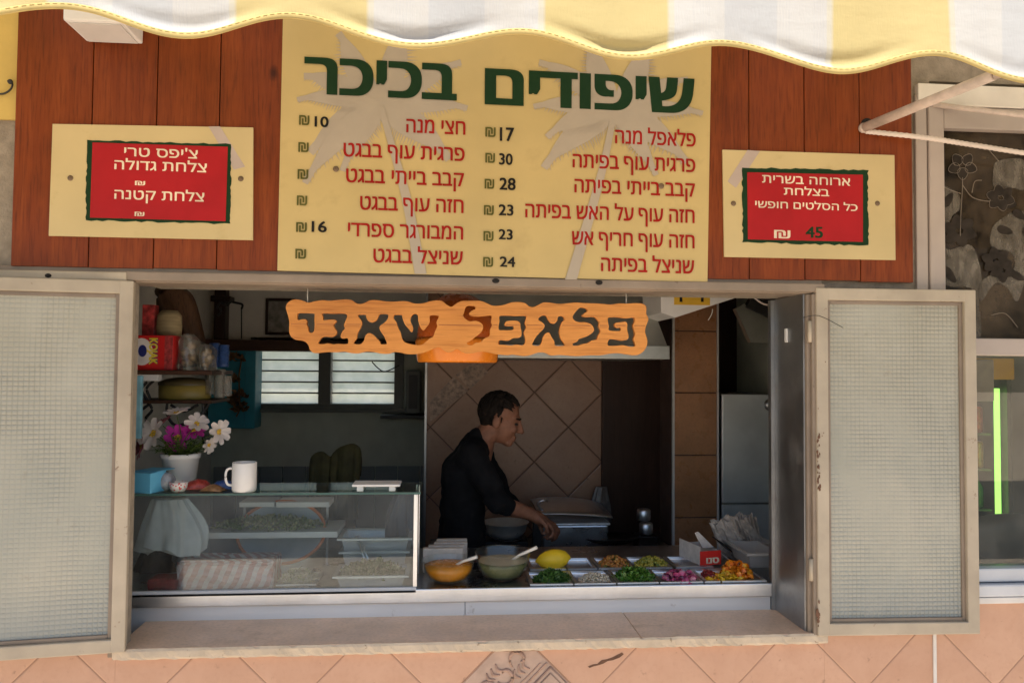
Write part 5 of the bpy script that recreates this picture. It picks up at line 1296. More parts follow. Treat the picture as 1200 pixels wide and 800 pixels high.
for i in range(2):
    zb_ = at(757, 625-16*i, 1.55).z; MB().lathe([(0, 0), (.034, 0), (.036, .003), (.036, .052), (.031, .058), (0, .058)], (p.x-.012*i, 1.55, zb_), 24).build('cup', M['steel_lip'], cs)
MB().box(p.x-.05, p.x+.05, 1.50, 1.62, WZ+.001, at(757, 626, 1.55).z-.001, .004).build('block', M['cookdark'], cs)
mb = MB(); p = at(705, 588, 1.72); bag('dark crumpled bag standing behind the food warmer', 692, 716, 570, 612, 1.84, pm('grey_brown_film', (.12, .10, .09), .35, var=.4, scale=30), 5, .03, seed=12)
# extractor hood
hd = thing('extractor_hood', 'wide grey steel extractor hood over the stove behind the wooden sign', 'hood', (.6, 1.4, 1.7))
HYh = .95
h0, h1 = at(502, 413, HYh), at(785, 413, HYh); hz0, hz1 = at(690, 420, HYh).z, at(690, 404, HYh).z
M['hood'] = steel_mat('grey_hood_steel', (.45, .46, .43), .45, dirt=.2)
MB().box(h0.x, h1.x, HYh, 1.89, hz0, hz1, .003).build('rim', M['hood'], hd)
MB().hexa([(h0.x+.01, HYh+.01, hz1+.001), (h1.x-.01, HYh+.01, hz1+.001), (h1.x-.01, 1.88, hz1+.001), (h0.x+.01, 1.88, hz1+.001)], [(h0.x+.2, 1.35, 2.6), (h1.x-.2, 1.35, 2.6), (h1.x-.2, 1.88, 2.6), (h0.x+.2, 1.88, 2.6)]).build('canopy', M['hood'], hd)
MB().box(h0.x+.02, h1.x-.02, HYh+.03, 1.86, hz0+.004, hz0+.012).build('filter', M['black'], hd)
# white sloped unit with yellow sticker top right
e0, e1 = at(778, 346, .75), at(868, 346, .75); zl0_, zl1_ = at(792, 372, .75).z, at(868, 347, .75).z
eu = thing('air_curtain', 'white sloping wall unit with a yellow sticker under the ceiling', 'wall unit', (e0.x, .75, zl0_))
MB().prism([(e0.x-.02, 2.2), (e0.x-.012, zl0_+.02), (e0.x+.05, zl0_), (e1.x, zl1_), (e1.x+.15, 2.2)], .75, 1.05).build('casing', M['white_plastic'], eu)
M['sticker'] = pm('yellow_sticker', (.70, .42, .03), .5, var=.1)
s0, s1_ = at(790, 357, .748), at(832, 345, .748); st_o = MB().box(s0.x, s1_.x, .7475, .7495, s0.z, s1_.z+.02).build('sticker', M['sticker'], eu)
sm = MB()
for px in (798, 823): c_ = at(px, 351, .747); sm.box(c_.x-.006, c_.x+.006, .7462, .7472, c_.z-.010, c_.z+.014)
sm.build('marks', M['text_dark'], st_o)
MB().tube(catmull([at(835, 362, .74), at(834, 368, .74), at(830, 375, .74)], 5), .002, 6).build('stray_cord', M['string'], eu)
# tall steel fridge and the dark corner
FYf = 1.56
fx0, fx1 = qx1+.012, 1.855
ft, fm = at(875, 462, FYf).z, at(875, 590, FYf).z
fg = thing('steel_fridge', 'tall pale steel fridge in the narrow gap right of the tiled pillar', 'fridge', ((fx0+fx1)/2, FYf+.2, .06))
MB().box(fx0+.004, fx1-.006, FYf+.022, 2.2, .07, ft-.004).build('body', M['steel_dk'], fg)
MB().box(fx0, fx1-.002, FYf, FYf+.0215, fm+.006, ft, .004).build('upper_door', M['fridge'], fg)
MB().box(fx0, fx1-.002, FYf, FYf+.0215, .12, fm-.006, .004).build('lower_door', M['fridge'], fg)
hk = at(903, 474, FYf); MB().ball((hk.x, FYf-.015, hk.z), (.045, .022, .035), 16).build('handle', M['steel_dk'], fg)
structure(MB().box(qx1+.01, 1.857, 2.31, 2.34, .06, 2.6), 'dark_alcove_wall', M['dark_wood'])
tp = thing('tilted_panel', 'tilted grey metal panel hanging in the dark corner above the fridge', 'panel', tuple(at(890, 400, 1.3)))
MB().prism([(at(x, y, 1.3).x, at(x, y, 1.3).z) for x, y in ((862, 362), (872, 356), (915, 382), (915, 402), (880, 401))], 1.3, 1.34).build('plate', M['hood'], tp)
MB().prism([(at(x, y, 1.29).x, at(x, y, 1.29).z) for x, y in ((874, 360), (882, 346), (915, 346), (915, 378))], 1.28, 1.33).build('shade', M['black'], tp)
MB().tube(catmull([at(882, 347, .5), at(895, 356, .5), at(912, 358, .5)], 5), .004, 8).build('white_cable', M['cable'], None, 'white cable sagging at the top right corner of the hatch', 'cable')

# ================================================================== BACK LEFT ROOM
bz0, bz1 = at(300, 411, 2.55).z, at(300, 398, 2.55).z
bm0 = at(240, 400, 2.55).x
mb = MB(); mb.box(bm0, at(500, 400, 2.55).x, 2.55, 2.79, bz0, bz1, .006).build('wall_shelf', M['dark_wood_h'], None, 'long dark brown wooden shelf above the louvre window', 'shelf')
ax0, ax1 = at(239, 370, 2.4).x, at(253, 370, 2.4).x
dp_ = thing('wooden_post', 'dark brown wooden post standing on the long shelf in the far corner', 'post', (ax0, 2.4, bz1))
MB().box(ax0, ax1, 2.6, 2.7, bz1+.001, 2.2, .008).box(ax0-.02, ax1+.03, 2.59, 2.71, at(245, 353, 2.6).z, at(245, 350, 2.6).z+.02, .006).build('post', M['dark_wood'], dp_)
hk_ = MB(); hk_.tube(catmull([at(254, 362, 2.45), at(258, 355, 2.45), at(266, 358, 2.45), at(270, 354, 2.45), at(278, 355, 2.45), at(284, 357, 2.45), at(283, 362, 2.45)], 6), .007, 8).tube(catmull([at(255, 370, 2.45), at(259, 366, 2.45), at(258, 360, 2.45)], 5), .007, 8).tube([at(283, 361, 2.45), at(283, 397, 2.45)], .004, 6)
hk_.build('iron_bracket', M['black'], None, 'curled black iron bracket fixed to the dark wooden post', 'bracket')
pf = thing('picture_frame', 'small dark framed picture on the upper back wall', 'picture', tuple(at(326, 392, 2.77)))
a, b = at(311, 392, 2.78), at(346, 350, 2.78)
mb = MB(); t_ = .018
for q in ((a.x, a.x+t_, a.z, b.z), (b.x-t_, b.x, a.z, b.z), (a.x+t_, b.x-t_, a.z, a.z+t_), (a.x+t_, b.x-t_, b.z-t_, b.z)): mb.box(q[0], q[1], 2.765, 2.798, q[2], q[3], .003)
mb.build('frame', M['dark_wood'], pf); MB().box(a.x+t_, b.x-t_, 2.775, 2.785, a.z+t_, b.z-t_).build('picture', pm('faded_print', (.26, .24, .21), .2, var=.4, scale=22), pf)
# teal cloth with dark trinkets
M['teal'] = pm('teal_paint', (.018, .22, .31), .5, var=.15, scale=8)
a, b = at(262, 502, 2.6), at(300, 409, 2.6)
td = thing('teal_door', 'teal painted narrow cupboard door in the far left corner', 'cupboard', ((a.x+b.x)/2, 2.6, a.z))
MB().box(a.x-.1, b.x, 2.60, 2.78, a.z, b.z, .006).build('door', M['teal'], td); MB().box(b.x-.07, b.x-.062, 2.594, 2.5995, a.z+.01, b.z-.01).build('panel_strip', M['teal'], td)
M['dried'] = pm('dried_flowers', (.14, .075, .03), .8, var=.4)
mb = MB()
for (px, py, r__) in ((280, 463, .05), (274, 470, .03), (282, 478, .05), (272, 445, .04), (276, 420, .05)):
    c = at(px, py, 2.56); heap(mb, c-Vector((0, 0, .02)), r__, .02, .05, 60, .035, 'leaf', px)
for pts in ([(284, 415), (280, 440), (281, 480), (277, 488)],): mb.tube([at(x, y, 2.57) for x, y in pts], .005, 6)
mb.build('dried_garland', M['dried'], None, 'brown dried garland hanging in front of the teal door', 'garland')
# small dark shelf right
a, b = at(446, 490, 2.6), at(499, 486, 2.6)
MB().box(a.x, b.x, 2.55, 2.79, a.z, b.z, .003).build('small_shelf', M['black'], None, 'small dark shelf at the right end below the louvre window', 'shelf')
a, b = at(466, 484, 2.62), at(497, 425, 2.62)
mo = thing('wall_monitor', 'dark boxy monitor above the small shelf beside the window', 'monitor', (a.x, 2.65, at(470, 486, 2.6).z))
MB().box(a.x+.05, b.x-.02, 2.60, 2.78, at(470, 485, 2.6).z+.002, b.z-.05, .01).build('casing', M['win_frame'], mo)
MB().box(a.x+.07, b.x-.04, 2.592, 2.5985, a.z+.03, b.z-.08).build('screen', M['black'], mo)
MB().tube(catmull([at(436, 424, 2.65), at(444, 432, 2.62), at(452, 435, 2.62), at(468, 428, 2.62)], 6), .004, 6).build('cord', M['black'], mo)
# chair with an olive jacket
M['olive'] = pm('olive_jacket', (.050, .043, .012), .85, var=.35, scale=16)
cY = 1.15; a = at(395, 575, cY)
ch = thing('chair', 'chair with an olive jacket hung over its back behind the glass case', 'chair', (a.x, cY+.2, .06))
hw = (at(420, 570, cY).x-at(364, 570, cY).x)/2
mb = MB(); zt1 = at(395, 530, cY).z
mb.box(a.x-hw*.8, a.x+hw*.8, cY, cY+.02, zt1-.35, zt1-.03, .008).build('backrest', M['dark_wood'], ch)
MB().box(a.x-.2, a.x+.2, cY-.02, cY+.40, .47, .51, .01).build('seat', M['dark_wood'], ch)
for sx in (-1, 1):
    MB().box(a.x+sx*.18-.018, a.x+sx*.18+.018, cY-.02, cY+.016, .06, zt1-.35 if False else .468).build('leg', M['dark_wood'], ch); MB().box(a.x+sx*.18-.018, a.x+sx*.18+.018, cY+.36, cY+.396, .06, .468).build('leg', M['dark_wood'], ch)
    MB().box(a.x+sx*.14-.018, a.x+sx*.14+.018, cY+.001, cY+.019, .511, zt1-.351).build('post', M['dark_wood'], ch)
rws = []; prof_ = [(363, 577), (363, 548), (366, 535), (376, 531), (386, 537), (393, 529), (402, 524), (414, 522), (421, 530), (420, 552), (416, 577)]
top = [Vector((q.x, q.y, 0)) for q in catmull([Vector((x, y, 0)) for x, y in prof_[1:-1]], 5)]
rws = []
for i in range(13):
    t_ = i/12; row = []
    for j, q in enumerate(top):
        p = at(q.x, q.y, cY-.03); zb = a.z-.12
        fold = .014*math.sin(j*.9+t_*1.3)+.008*math.sin(j*2.1)
        if i < 2: row.append((p.x, cY+.035-.03*i, p.z-.03+.03*i))
        else: u__ = (i-2)/10; row.append((p.x*(1-.08*u__)+a.x*.08*u__, cY-.02-.03*math.sin(u__*2.5)+fold*(.3+u__), p.z+(zb-p.z)*u__))
    rws.append(row)
MB().sheet(rws).build('jacket', M['olive'], None, 'olive green jacket draped over the chair back behind the case', 'jacket', solid=.012)

# ------------------------------------------------------------------ shelf and things on the left
LSY = .55
zs1 = at(200, 434, LSY).z
xs0, xs1 = -1.50, at(250, 434, LSY).x
ls = thing('side_shelf', 'wooden shelf on curled black brackets at the left inside the hatch', 'shelf', (xs0, LSY, zs1))
MB().box(xs0, xs1, LSY-.02, LSY+.28, zs1-.016, zs1, .002).build('board', M['dark_wood_h'], ls)
zs2_ = at(200, 468, LSY+.1).z
MB().box(xs0, at(246, 466, LSY).x, LSY+.02, LSY+.28, zs2_-.012, zs2_, .002).build('lower_board', M['dark_wood_h'], ls)
for pts in ([(166, 436), (172, 446), (166, 456), (172, 468), (178, 480), (171, 490), (176, 500)], [(180, 446), (172, 455), (176, 470), (166, 480)], [(196, 470), (196, 486), (206, 498), (226, 492), (240, 480), (246, 470)], [(238, 470), (238, 520)], [(200, 474), (214, 482), (232, 474)]):
    MB().tube(catmull([at(x, y, LSY+.05) for x, y in pts], 6), .0055, 8).build('bracket', M['black'], ls)
def spx(px, py, Y=LSY+.02): return at(px, py, Y)
# candy carton
M['box_red'] = pm('red_candy_carton', (.62, .02, .02), .35, var=.06); M['box_yellow'] = pm('yellow_print', (.80, .62, .05), .4); M['box_white'] = pm('white_print', (.78, .74, .72), .4); M['box_blue'] = pm('blue_print', (.02, .03, .18), .4)
Yk = LSY+.0
k0, k1 = spx(148, 430, Yk), spx(203, 393, Yk); kz_ = zs1+.001
kb = thing('candy_carton', 'red candy carton with yellow sideways lettering on the left shelf', 'box', ((k0.x+k1.x)/2, Yk, kz_))
cb = MB().box(k0.x, k1.x, Yk, Yk+.12, kz_, k1.z, .0015).build('carton', M['box_red'], kb)
M['box_side'] = pm('carton_side_print', (.42, .05, .05), .4, var=.6, scale=60)
xsd = spx(193, 410, Yk).x; MB().box(xsd, k1.x-.001, Yk-.0015, Yk-.0005, kz_+.002, k1.z-.002).build('printed_edge', M['box_side'], kb)
def on_box(px, py): p = at(px, py, Yk-.002); return p
dk = MB(); dk.prism([(on_box(166+13*math.cos(i/24*6.283), 412+16*math.sin(i/24*6.283)).x, on_box(166, 412+16*math.sin(i/24*6.283)).z) for i in range(24)], Yk-.0016, Yk-.0008); dk.build('white_badge', M['box_white'], kb)
dk = MB(); dk.prism([(on_box(167+5*math.cos(i/20*6.283), 0+411).x, on_box(166, 411+7*math.sin(i/20*6.283)).z) for i in range(20)], Yk-.0024, Yk-.0017); dk.build('blue_spot', M['box_blue'], kb)
for nm_, bo, mt, off in (('letter_backing', .09, 'box_blue', .0012), ('letters', .04, 'box_yellow', .0022)):
    me = text_mesh('KOJAK', bo, bo*.7); vs = [v.co.copy() for v in me.vertices]; xa_, xb_ = min(v.x for v in vs), max(v.x for v in vs)
    L0, L1 = on_box(179, 396), on_box(178, 427); wd = (on_box(185, 410).x-on_box(175, 410).x)
    for v, c_ in zip(me.vertices, vs):
        u__ = (c_.x-xa_)/(xb_-xa_); vv = c_.y/.73
        v.co = Vector((on_box(175, 410).x+wd*vv*1.0, Yk-off, L0.z+(L1.z-L0.z)*u__))
    link(nm_, me, M[mt], kb)
# thin red packet, straw box, dark bonnet, bags
a, b = spx(166, 392, LSY+.06), spx(181, 357, LSY+.06)
MB().box(a.x, b.x, LSY+.06, LSY+.11, k1.z+.001, b.z, .002).build('red_packet', M['box_side'], None, 'thin upright red packet standing on the candy carton', 'packet')
M['straw'] = pm('straw_box', (.34, .27, .15), .8, var=.25, scale=40, stretch=(.2, 1, 4))
a, b = spx(183, 392, LSY+.06), spx(211, 364, LSY+.06)
MB().lathe([(0, 0), (.045, 0), (.048, .03), (.046, b.z-k1.z-.02), (.03, b.z-k1.z), (0, b.z-k1.z)], ((a.x+b.x)/2, LSY+.075, k1.z+.001), 24, sy=.7).build('straw_jar', M['straw'], None, 'woven straw coloured jar on top of the candy carton', 'jar')
M['clear_bag'] = glass_mat('clear_bag_film', (.78, .76, .70), 1.4, .22, (.6, .56, .5))
M['bun'] = pm('beige_buns', (.42, .31, .17), .75, var=.3, scale=30)
for i, (px0, px1, y0_, y1_, lb_) in enumerate(((206, 232, 392, 431, 'clear bag of beige buns right of the candy carton'), (229, 251, 404, 431, 'smaller clear bag with orange print at the end of the shelf'))):
    a, b = spx(px0, y1_, LSY+.03), spx(px1, y0_, LSY+.03); c = Vector(((a.x+b.x)/2, LSY+.06, zs1))
    bg_ = thing('bun_bag', lb_, 'bag', tuple(c+Vector((0, 0, .001))), group='bags of buns')
    mb = MB(); W_ = (b.x-a.x)/2; H_ = b.z-zs1
    for q in range(9): mb.ball(c+Vector((random.uniform(-.5, .5)*W_, random.uniform(-.02, .03), H_*random.uniform(.18, .78))), (W_*.42, .03, W_*.36), 12)
    mb.build('buns', M['bun'], bg_)
    rws = []
    for i_ in range(10):
        t_ = i_/9; rws.append([(c.x+W_*(1.0+.06*math.sin(5*th+i_))*math.cos(th)*(1 if t_ < .8 else 1-.6*(t_-.8)/.2), c.y+.05*(1+.08*math.sin(4*th+i_*.7))*math.sin(th), c.z+.002+H_*t_) for th in [j/28*6.28318 for j in range(29)]])
    MB().sheet(rws).build('film', M['clear_bag'], bg_)
M['bonnet'] = wood_mat('dark_woven_leather', (.085, .045, .025), (.12, .065, .036), (.015, .008, .005), True, .5, knots=False)
rws = []
for i in range(12):
    t_ = i/11; l_ = catmull([at(184, 350, LSY+.25), at(186, 366, LSY+.25), at(205, 390, LSY+.25)], 6)[min(i, 12)]; r__ = catmull([at(212, 336, LSY+.25), at(228, 352, LSY+.25), at(242, 408, LSY+.25)], 6)[min(i, 12)]
    rws.append([l_.lerp(r__, q/10)+Vector((0, -.05*math.sin(q/10*math.pi)+.008*math.sin(q*1.9), 0)) for q in range(11)])
MB().sheet(rws).build('leather_hat', M['bonnet'], None, 'dark brown ribbed leather hat hanging behind the straw jar', 'hat', solid=.008)
MB().ball(at(196, 342, LSY+.28), (.05, .04, .035), 16).build('dark_bundle', M['bonnet'], None, 'dark bundle hanging at the top above the leather hat', 'bundle')
# power strip, tray and cake tin
a, b = spx(166, 446, LSY+.02), spx(189, 435, LSY+.02)
MB().box(a.x, b.x, LSY-.01, LSY+.03, a.z, b.z-.002, .003).build('power_socket', M['white_plastic'], None, 'small white power socket under the shelf board', 'socket')
M['tin'] = pm('olive_yellow_tin', (.30, .22, .05), .4, var=.2); M['tin_lid'] = pm('dark_olive_lid', (.10, .075, .03), .35, var=.3)
a, b = spx(182, 466, LSY+.1), spx(243, 466, LSY+.1); rt_ = (b.x-a.x)/2; zt_t = at(212, 442, LSY+.1).z
tn = thing('cake_tin', 'round olive yellow tin with dark sloping lid on the lower shelf', 'tin', ((a.x+b.x)/2, LSY+.15, zs2_))
hh_ = at(212, 452, LSY+.05).z-zs2_
MB().lathe([(0, .001), (rt_*.98, .001), (rt_, .004), (rt_, hh_), (rt_*.97, hh_), (0, hh_-.001)], ((a.x+b.x)/2, LSY+.14, zs2_), 40, sy=.75).build('tin', M['tin'], tn)
MB().lathe([(rt_*1.03, hh_+.001), (rt_*1.03, hh_+.012), (rt_*.7, zt_t-zs2_-.006), (rt_*.25, zt_t-zs2_), (0, zt_t-zs2_)], ((a.x+b.x)/2, LSY+.14, zs2_), 40, sy=.75).build('lid', M['tin_lid'], tn)
# hanging cup stacks
M['cup_blue'] = pm('blue_cup', (.03, .07, .20), .3, var=.3, scale=40)
for i, (px, y0_, y1_, r_px, mt, lb_) in enumerate(((251, 402, 430, 6, 'cup_blue', 'left stack of blue cups hanging beside the shelf'), (262, 404, 430, 6, 'cup_blue', 'right stack of blue cups hanging beside the shelf'), (246, 430, 462, 6, 'clear_bag', 'left clear plastic cup stack below the blue cups'), (257, 432, 466, 6, 'clear_bag', 'middle clear plastic cup stack below the blue cups'), (266, 440, 464, 5, 'clear_bag', 'right short clear cup stack below the blue cups'))):
    Yc = LSY+.12; a, b = at(px, y1_, Yc), at(px, y0_, Yc); r__ = r_px*sc(Yc); n_ = 7; pr_ = []
    for q in range(n_): pr_ += [(r__*(.92), (b.z-a.z)*q/n_), (r__*1.0, (b.z-a.z)*(q+.85)/n_)]
    MB().lathe([(0, 0)]+pr_+[(r__*.8, b.z-a.z), (0, b.z-a.z)], a, 20).build('cup_stack', M[mt], None, lb_, 'cups', 'stacks of cups')
M['poster'] = pm('light_blue_plastic', (.16, .36, .46), .4, var=.35, scale=12)
a, b = at(150, 514, .32), at(166, 440, .32)
MB().box(a.x-.06, b.x, .32, .34, a.z, b.z, .003).build('blue_bottle_pack', M['poster'], None, 'light blue plastic pack at the very left edge of the hatch', 'pack')

# ================================================================== SIDE ROOM (behind the side window)
structure(MB().box(1.93, 4.19, 2.0, 2.05, .06, 2.62), 'side_room_wall', M['room_lo'])
cfY = .62
fx0_, fx1_ = at(1130, 600, cfY).x, at(1182, 600, cfY).x
cz0, cz1 = .10, at(1160, 428, cfY).z
cf = thing('drinks_cooler', 'drinks cooler with a bright green light tube seen through the side window', 'drinks cooler', ((fx0_+fx1_)/2, cfY+.3, cz0))
M['cooler'] = pm('dark_cooler', (.03, .045, .03), .4)
MB().box(fx0_-.4, fx0_-.38, cfY, cfY+.55, cz0, cz1).box(fx1_, fx1_+.02, cfY, cfY+.55, cz0, cz1).box(fx0_-.379, fx1_-.001, cfY+.53, cfY+.55, cz0, cz1).box(fx0_-.379, fx1_-.001, cfY, cfY+.529, cz0, cz0+.02).box(fx0_-.379, fx1_-.001, cfY, cfY+.529, cz1-.02, cz1).build('cabinet', M['cooler'], cf)
MB().box(fx0_-.38, fx1_+.02, cfY-.02, cfY-.001, cz1-.06, cz1+.03, .003).build('header', M['sticker'], cf)
t = NT('green_light_tube'); em = t.n('ShaderNodeEmission'); em.inputs[0].default_value = (.36, 1, .16, 1); em.inputs[1].default_value = 1.4; M['tube'] = t.done(em.outputs[0])
ta, tb_ = at(1170, 617, cfY+.03), at(1168, 455, cfY+.03)
MB().tube([(ta.x, cfY+.03, ta.z), (ta.x, cfY+.03, tb_.z)], .0115, 12).build('light_tube', M['tube'], cf)
rows_z = [at(1150, y, cfY+.2).z for y in (505, 545, 590, 635)]
M['shelf_wire'] = pm('green_wire_shelf', (.12, .16, .10), .5)
for z in rows_z: MB().box(fx0_-.378, fx1_-.03, cfY+.06, cfY+.52, z-.006, z).build('shelf', M['shelf_wire'], cf)
M['can_r'] = pm('red_can', (.42, .04, .02), .3, .3, var=.4, scale=50); M['can_o'] = pm('orange_can', (.5, .2, .03), .3, .3, var=.3, scale=50); M['can_g'] = pm('green_bottle', (.03, .16, .04), .15, var=.3)
for iz, z in enumerate(rows_z[:3]):
    for ix in range(6):
        x = fx1_-.06-ix*.066; kind_ = (ix+iz) % 3
        MB().lathe([(0, 0), (.026, 0), (.030, .006), (.030, .085), (.022, .10), (.010, .125), (.010, .14), (0, .14)] if kind_ == 2 else [(0, 0), (.026, 0), (.031, .006), (.031, .105), (.026, .115), (0, .115)], (x, cfY+.12, z+.001), 16).build('drink_bottle' if kind_ == 2 else 'drink_can', M[('can_r', 'can_o', 'can_g')[kind_]], None,
              ('red drink can on a cooler shelf behind the side window', 'orange drink can on a cooler shelf behind the side window', 'green bottle on a cooler shelf behind the side window')[kind_], 'drink', 'drinks in the cooler: '+('red cans', 'orange cans', 'green bottles')[kind_])
a, b = at(1143, 470, .3), at(1165, 421, .3)
MB().box(a.x-.02, b.x, .30, .36, a.z, b.z, .006).build('meter_box', pm('grey_box', (.32, .29, .28), .5, var=.15, scale=20), None, 'grey box hanging behind the side window at the shutter edge', 'box')
# grey drum-like chair back low in the side window
p = at(1200, 640, .5)
rc = thing('plastic_chair', 'grey plastic chair back low behind the side window', 'chair', (p.x, .6, .06))
M['chair_grey'] = pm('grey_chair_plastic', (.14, .135, .13), .35, var=.1)
rws = []
for i in range(9):
    t_ = i/8; rws.append([(p.x+(q/8-.5)*.42*(1-.12*t_*t_), .5+.06*(q/8-.5)**2*4+.05*t_, .50+(at(1180, 604, .5).z-.50)*t_-.05*t_*t_*(abs(q/8-.5)*2)**3) for q in range(9)])
MB().sheet(rws).build('backrest', M['chair_grey'], rc, solid=.012)
MB().box(p.x-.21, p.x+.21, .52, .95, .46, .485, .01).build('seat', M['chair_grey'], rc)
for sx in (-.18, .18):
    for yy in (.56, .92): MB().tube([(p.x+sx, yy, .06), (p.x+sx*.95, yy, .459)], .016, 8).build('leg', M['chair_grey'], rc)

# ================================================================== THE COOK
M['skin'] = pm('skin', (.26, .115, .068), .55, var=.14, scale=40, bump=.15, bscale=160, spec=.3); M['shirt'] = pm('black_shirt', (.009, .009, .010), .95, var=.3, scale=14, bump=.9, bscale=22, spec=.15)
M['trousers'] = pm('dark_trousers', (.022, .022, .025), .85, var=.2); M['hair'] = pm('dark_brown_hair', (.012, .008, .006), .8, var=.6, scale=60, stretch=(1, 1, .3), bump=1, bscale=150, spec=.2); M['shoe'] = pm('black_shoe', (.02, .02, .02), .5)
PYc = 1.12
P = lambda x, y, dy=0: at(x, y, PYc+dy)
person = thing('person', 'cook in a black pullover bending over the worktop, facing right', 'person', (P(540, 700).x, PYc, .06))
hipc, waist, chest, neckb = P(541, 655), P(541, 615), P(546, 560), P(562, 521)
hipc.y = waist.y = chest.y = neckb.y = PYc
sN, sF = P(553, 533, -.16), P(562, 533, .16)                      # near and far shoulder
eN, wN = P(583, 588, -.20), P(624, 603, -.14)
eF, wF = P(592, 590, .14), P(630, 605, .02)
headc = P(586, 490, 0); headc.y = PYc-.01
H = Matrix.Translation(headc) @ Matrix.Rotation(R(-12), 4, 'Z') @ Matrix.Rotation(R(14), 4, 'Y')
h_ = lambda x, y, z: H @ Vector((x, y, z))
sk = MB(); HR = H.to_3x3().to_4x4()
for c, r_ in (((-.012, 0, .035), (.094, .074, .080)), ((.028, 0, -.025), (.062, .060, .088)), ((.022, 0, -.062), (.055, .052, .045)), ((.062, 0, -.098), (.024, .026, .020)), ((.070, 0, .022), (.022, .048, .016)), ((.078, .030, -.03), (.016, .02, .02)), ((.078, -.030, -.03), (.016, .02, .02)), ((.086, 0, -.066), (.011, .022, .0065)), ((.083, 0, -.079), (.011, .02, .0075)), ((-.004, .075, -.012), (.020, .009, .032)), ((-.004, -.075, -.012), (.020, .009, .032))):
    sk.ball(h_(*c), r_, 18, HR)
sk.caps(h_(.088, 0, .014), h_(.112, 0, -.034), .008, .0125); sk.ball(h_(.100, .012, -.038), .009, 10); sk.ball(h_(.100, -.012, -.038), .009, 10)
sk.caps(h_(-.02, 0, -.04), neckb+Vector((-.01, 0, .0)), .051, .060)
sk.caps(neckb, chest, .07, .10).caps(chest, waist, .10, .095).caps(waist, hipc, .095, .10)
for sgn, s_, e_, w_ in ((-1, sN, eN, wN), (1, sF, eF, wF)):
    sk.caps(chest+Vector((0, 0, .04)), s_, .08, .055); sk.caps(s_, e_, .048, .038); sk.caps(e_, w_, .041, .027)
    hip = hipc+Vector((0, sgn*.09, 0)); knee = Vector((hip.x+.02, hip.y+sgn*.01, .52)); ank = Vector((hip.x-.02, hip.y+sgn*.02, .14))
    sk.caps(hip, knee, .078, .055); sk.caps(knee, ank, .052, .038); sk.caps(ank, ank+Vector((.13, 0, -.045)), .035, .03)
    # hand: palm and five bent fingers closing on the handle
    d = (w_-e_).normalized(); tgt = (d+Vector((0, .0, -.25))).normalized(); side = tgt.cross(Vector((0, 0, 1))).normalized()*(1); up = side.cross(tgt).normalized()
    pc = w_+tgt*.05
    sk.caps(w_, w_+tgt*.035, .026, .026)
    for q in (-1, 0, 1): sk.caps(w_+tgt*.02+side*.014*q, w_+tgt*.085+side*.024*q, .016, .0135)
    for q, L in enumerate((.030, .036, .034, .027)):
        b0_ = w_+tgt*.088+side*(.030-.020*q); b1_ = b0_+(tgt*.9-up*.35).normalized()*L; b2_ = b1_+(tgt*.25-up).normalized()*L*.8; b3_ = b2_+(-tgt*.6-up*.7).normalized()*L*.55
        sk.caps(b0_, b1_, .0095, .009, 8).caps(b1_, b2_, .009, .0082, 8).caps(b2_, b3_, .0082, .007, 8)
    t0_ = w_+tgt*.03+side*.026*(1); t1_ = t0_+(tgt*.7+side*.6-up*.3).normalized()*.038; t2_ = t1_+(tgt*.8-up*.6).normalized()*.03
    sk.caps(t0_, t1_, .013, .0105, 8).caps(t1_, t2_, .0105, .008, 8)
link('body', remeshed(sk, .0055, 3), M['skin'], person)
cl = MB()
cl.caps(neckb+Vector((-.01, 0, -.012)), chest, .070, .100).caps(chest, waist, .104, .098).caps(waist, hipc+Vector((0, 0, -.03)), .108, .118)
cl.caps(neckb+Vector((-.022, 0, -.012)), neckb+Vector((-.016, 0, .020)), .070, .063)
for sgn in (-1, 1):
    cl.caps(chest+Vector((-.01, sgn*.075, .02)), waist+Vector((0, sgn*.06, 0)), .105, .10).caps(waist+Vector((0, sgn*.06, 0)), hipc+Vector((0, sgn*.06, -.02)), .10, .11)
for s_, e_, w_ in ((sN, eN, wN), (sF, eF, wF)):
    cl.caps(neckb+Vector((-.015, 0, -.025)), s_, .066, .068).caps(chest+Vector((0, 0, .03)), s_, .09, .068); cl.caps(s_, e_, .066, .055); cl.caps(e_, e_.lerp(w_, .22), .054, .050)
cl.caps(neckb+Vector((-.015, 0, -.01)), chest+Vector((-.03, 0, .03)), .062, .086)
from mathutils import noise as _nz
shirt = remeshed(cl, .007, 7); nrm_ = [v.normal.copy() for v in shirt.vertices]
for v, n_ in zip(shirt.vertices, nrm_):
    q = Vector((v.co.x*13+v.co.z*7, v.co.y*9, v.co.z*13-v.co.x*9)); v.co += n_*(.011*_nz.noise(q)+.005*_nz.noise(q*2.3)-.001)
link('shirt', shirt, M['shirt'], person)
tr_ = MB(); tr_.ball(hipc+Vector((0, 0, -.06)), (.125, .165, .11), 18)
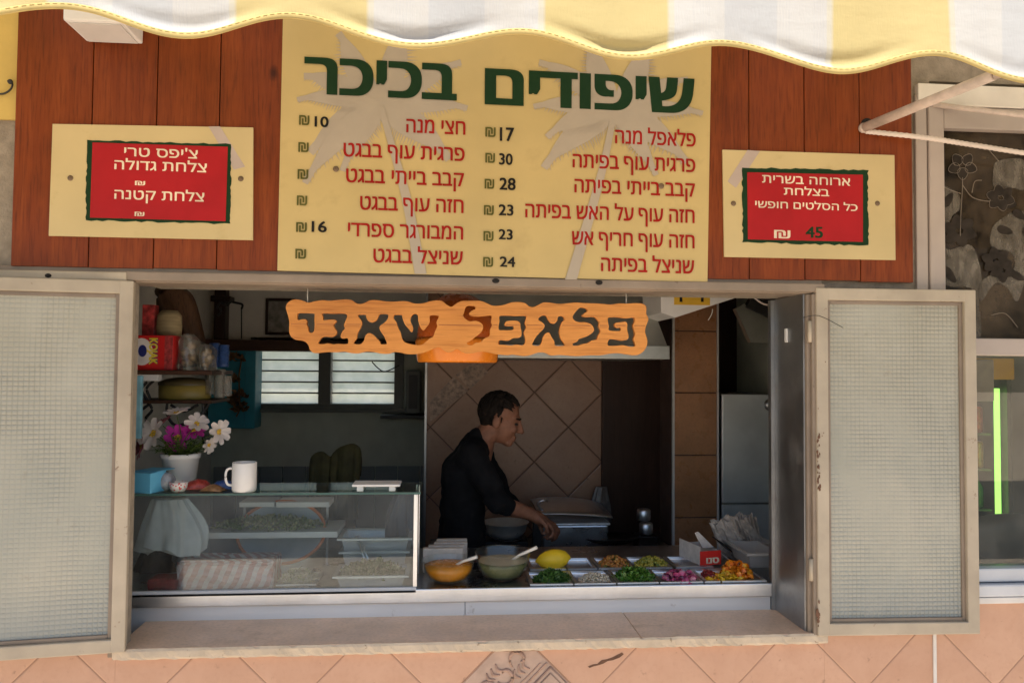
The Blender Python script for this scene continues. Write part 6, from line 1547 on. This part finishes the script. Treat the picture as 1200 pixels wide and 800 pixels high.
for sgn in (-1, 1):
    hip = hipc+Vector((0, sgn*.09, 0)); knee = Vector((hip.x+.02, hip.y+sgn*.01, .52)); ank = Vector((hip.x-.02, hip.y+sgn*.02, .15)); tr_.caps(hip, knee, .098, .075).caps(knee, ank, .073, .06)
link('trousers', remeshed(tr_, .011, 5), M['trousers'], person)
for sgn in (-1, 1):
    ank = Vector((hipc.x-.02, hipc.y+sgn*.11, .10)); so2 = MB(); so2.caps(ank+Vector((-.03, 0, 0)), ank+Vector((.17, 0, -.008)), .045, .036); link('shoe', remeshed(so2, .01, 3), M['shoe'], person)
hr = MB(); rndh = random.Random(4)
hr.ball(h_(-.020, 0, .045), (.088, .074, .074), 20, HR); hr.ball(h_(-.050, 0, -.005), (.046, .062, .062), 16, HR)
def hairline(x): return .098 if x > .062 else (.040+(x-.02)*1.38 if x > .02 else (.008 if x > -.01 else -.052))
for i in range(1500):
    a, cz_ = rndh.uniform(0, 6.2832), rndh.uniform(-1, 1); rr = math.sqrt(1-cz_*cz_); u = Vector((rr*math.cos(a), rr*math.sin(a), cz_))
    p = Vector((-.012+.097*u.x, .079*u.y, .034+.088*u.z))
    if p.z < hairline(p.x) or (p.x > .0 and p.z < .0): continue
    pref = Vector((.9, .25*u.y, -.1)) if p.x > .0 and p.z > .06 else Vector((-.25, .1*u.y, -1))
    pref += Vector((rndh.uniform(-.35, .35), rndh.uniform(-.35, .35), rndh.uniform(-.3, .3))); nrm = Vector((u.x/.097, u.y/.079, u.z/.088)).normalized(); tg = (pref-nrm*pref.dot(nrm)).normalized()
    L = rndh.uniform(.016, .030); q = p+nrm*rndh.uniform(-.001, .005)
    hr.caps(h_(*q), h_(*(q+tg*L-nrm*.003)), .0052, .0028, 6)
    if i > 620: break
link('hair', remeshed(hr, .0034, 1), M['hair'], person)
M['eye'] = pm('eye_dark', (.03, .02, .015), .2)
for sgn in (-1, 1):
    MB().ball(h_(.083, sgn*.030, -.004), (.009, .012, .006), 12, HR).build('eye', M['eye'], person); MB().caps(h_(.091, sgn*.014, .020), h_(.080, sgn*.048, .022), .005, .004, 8).build('eyebrow', M['hair'], person)
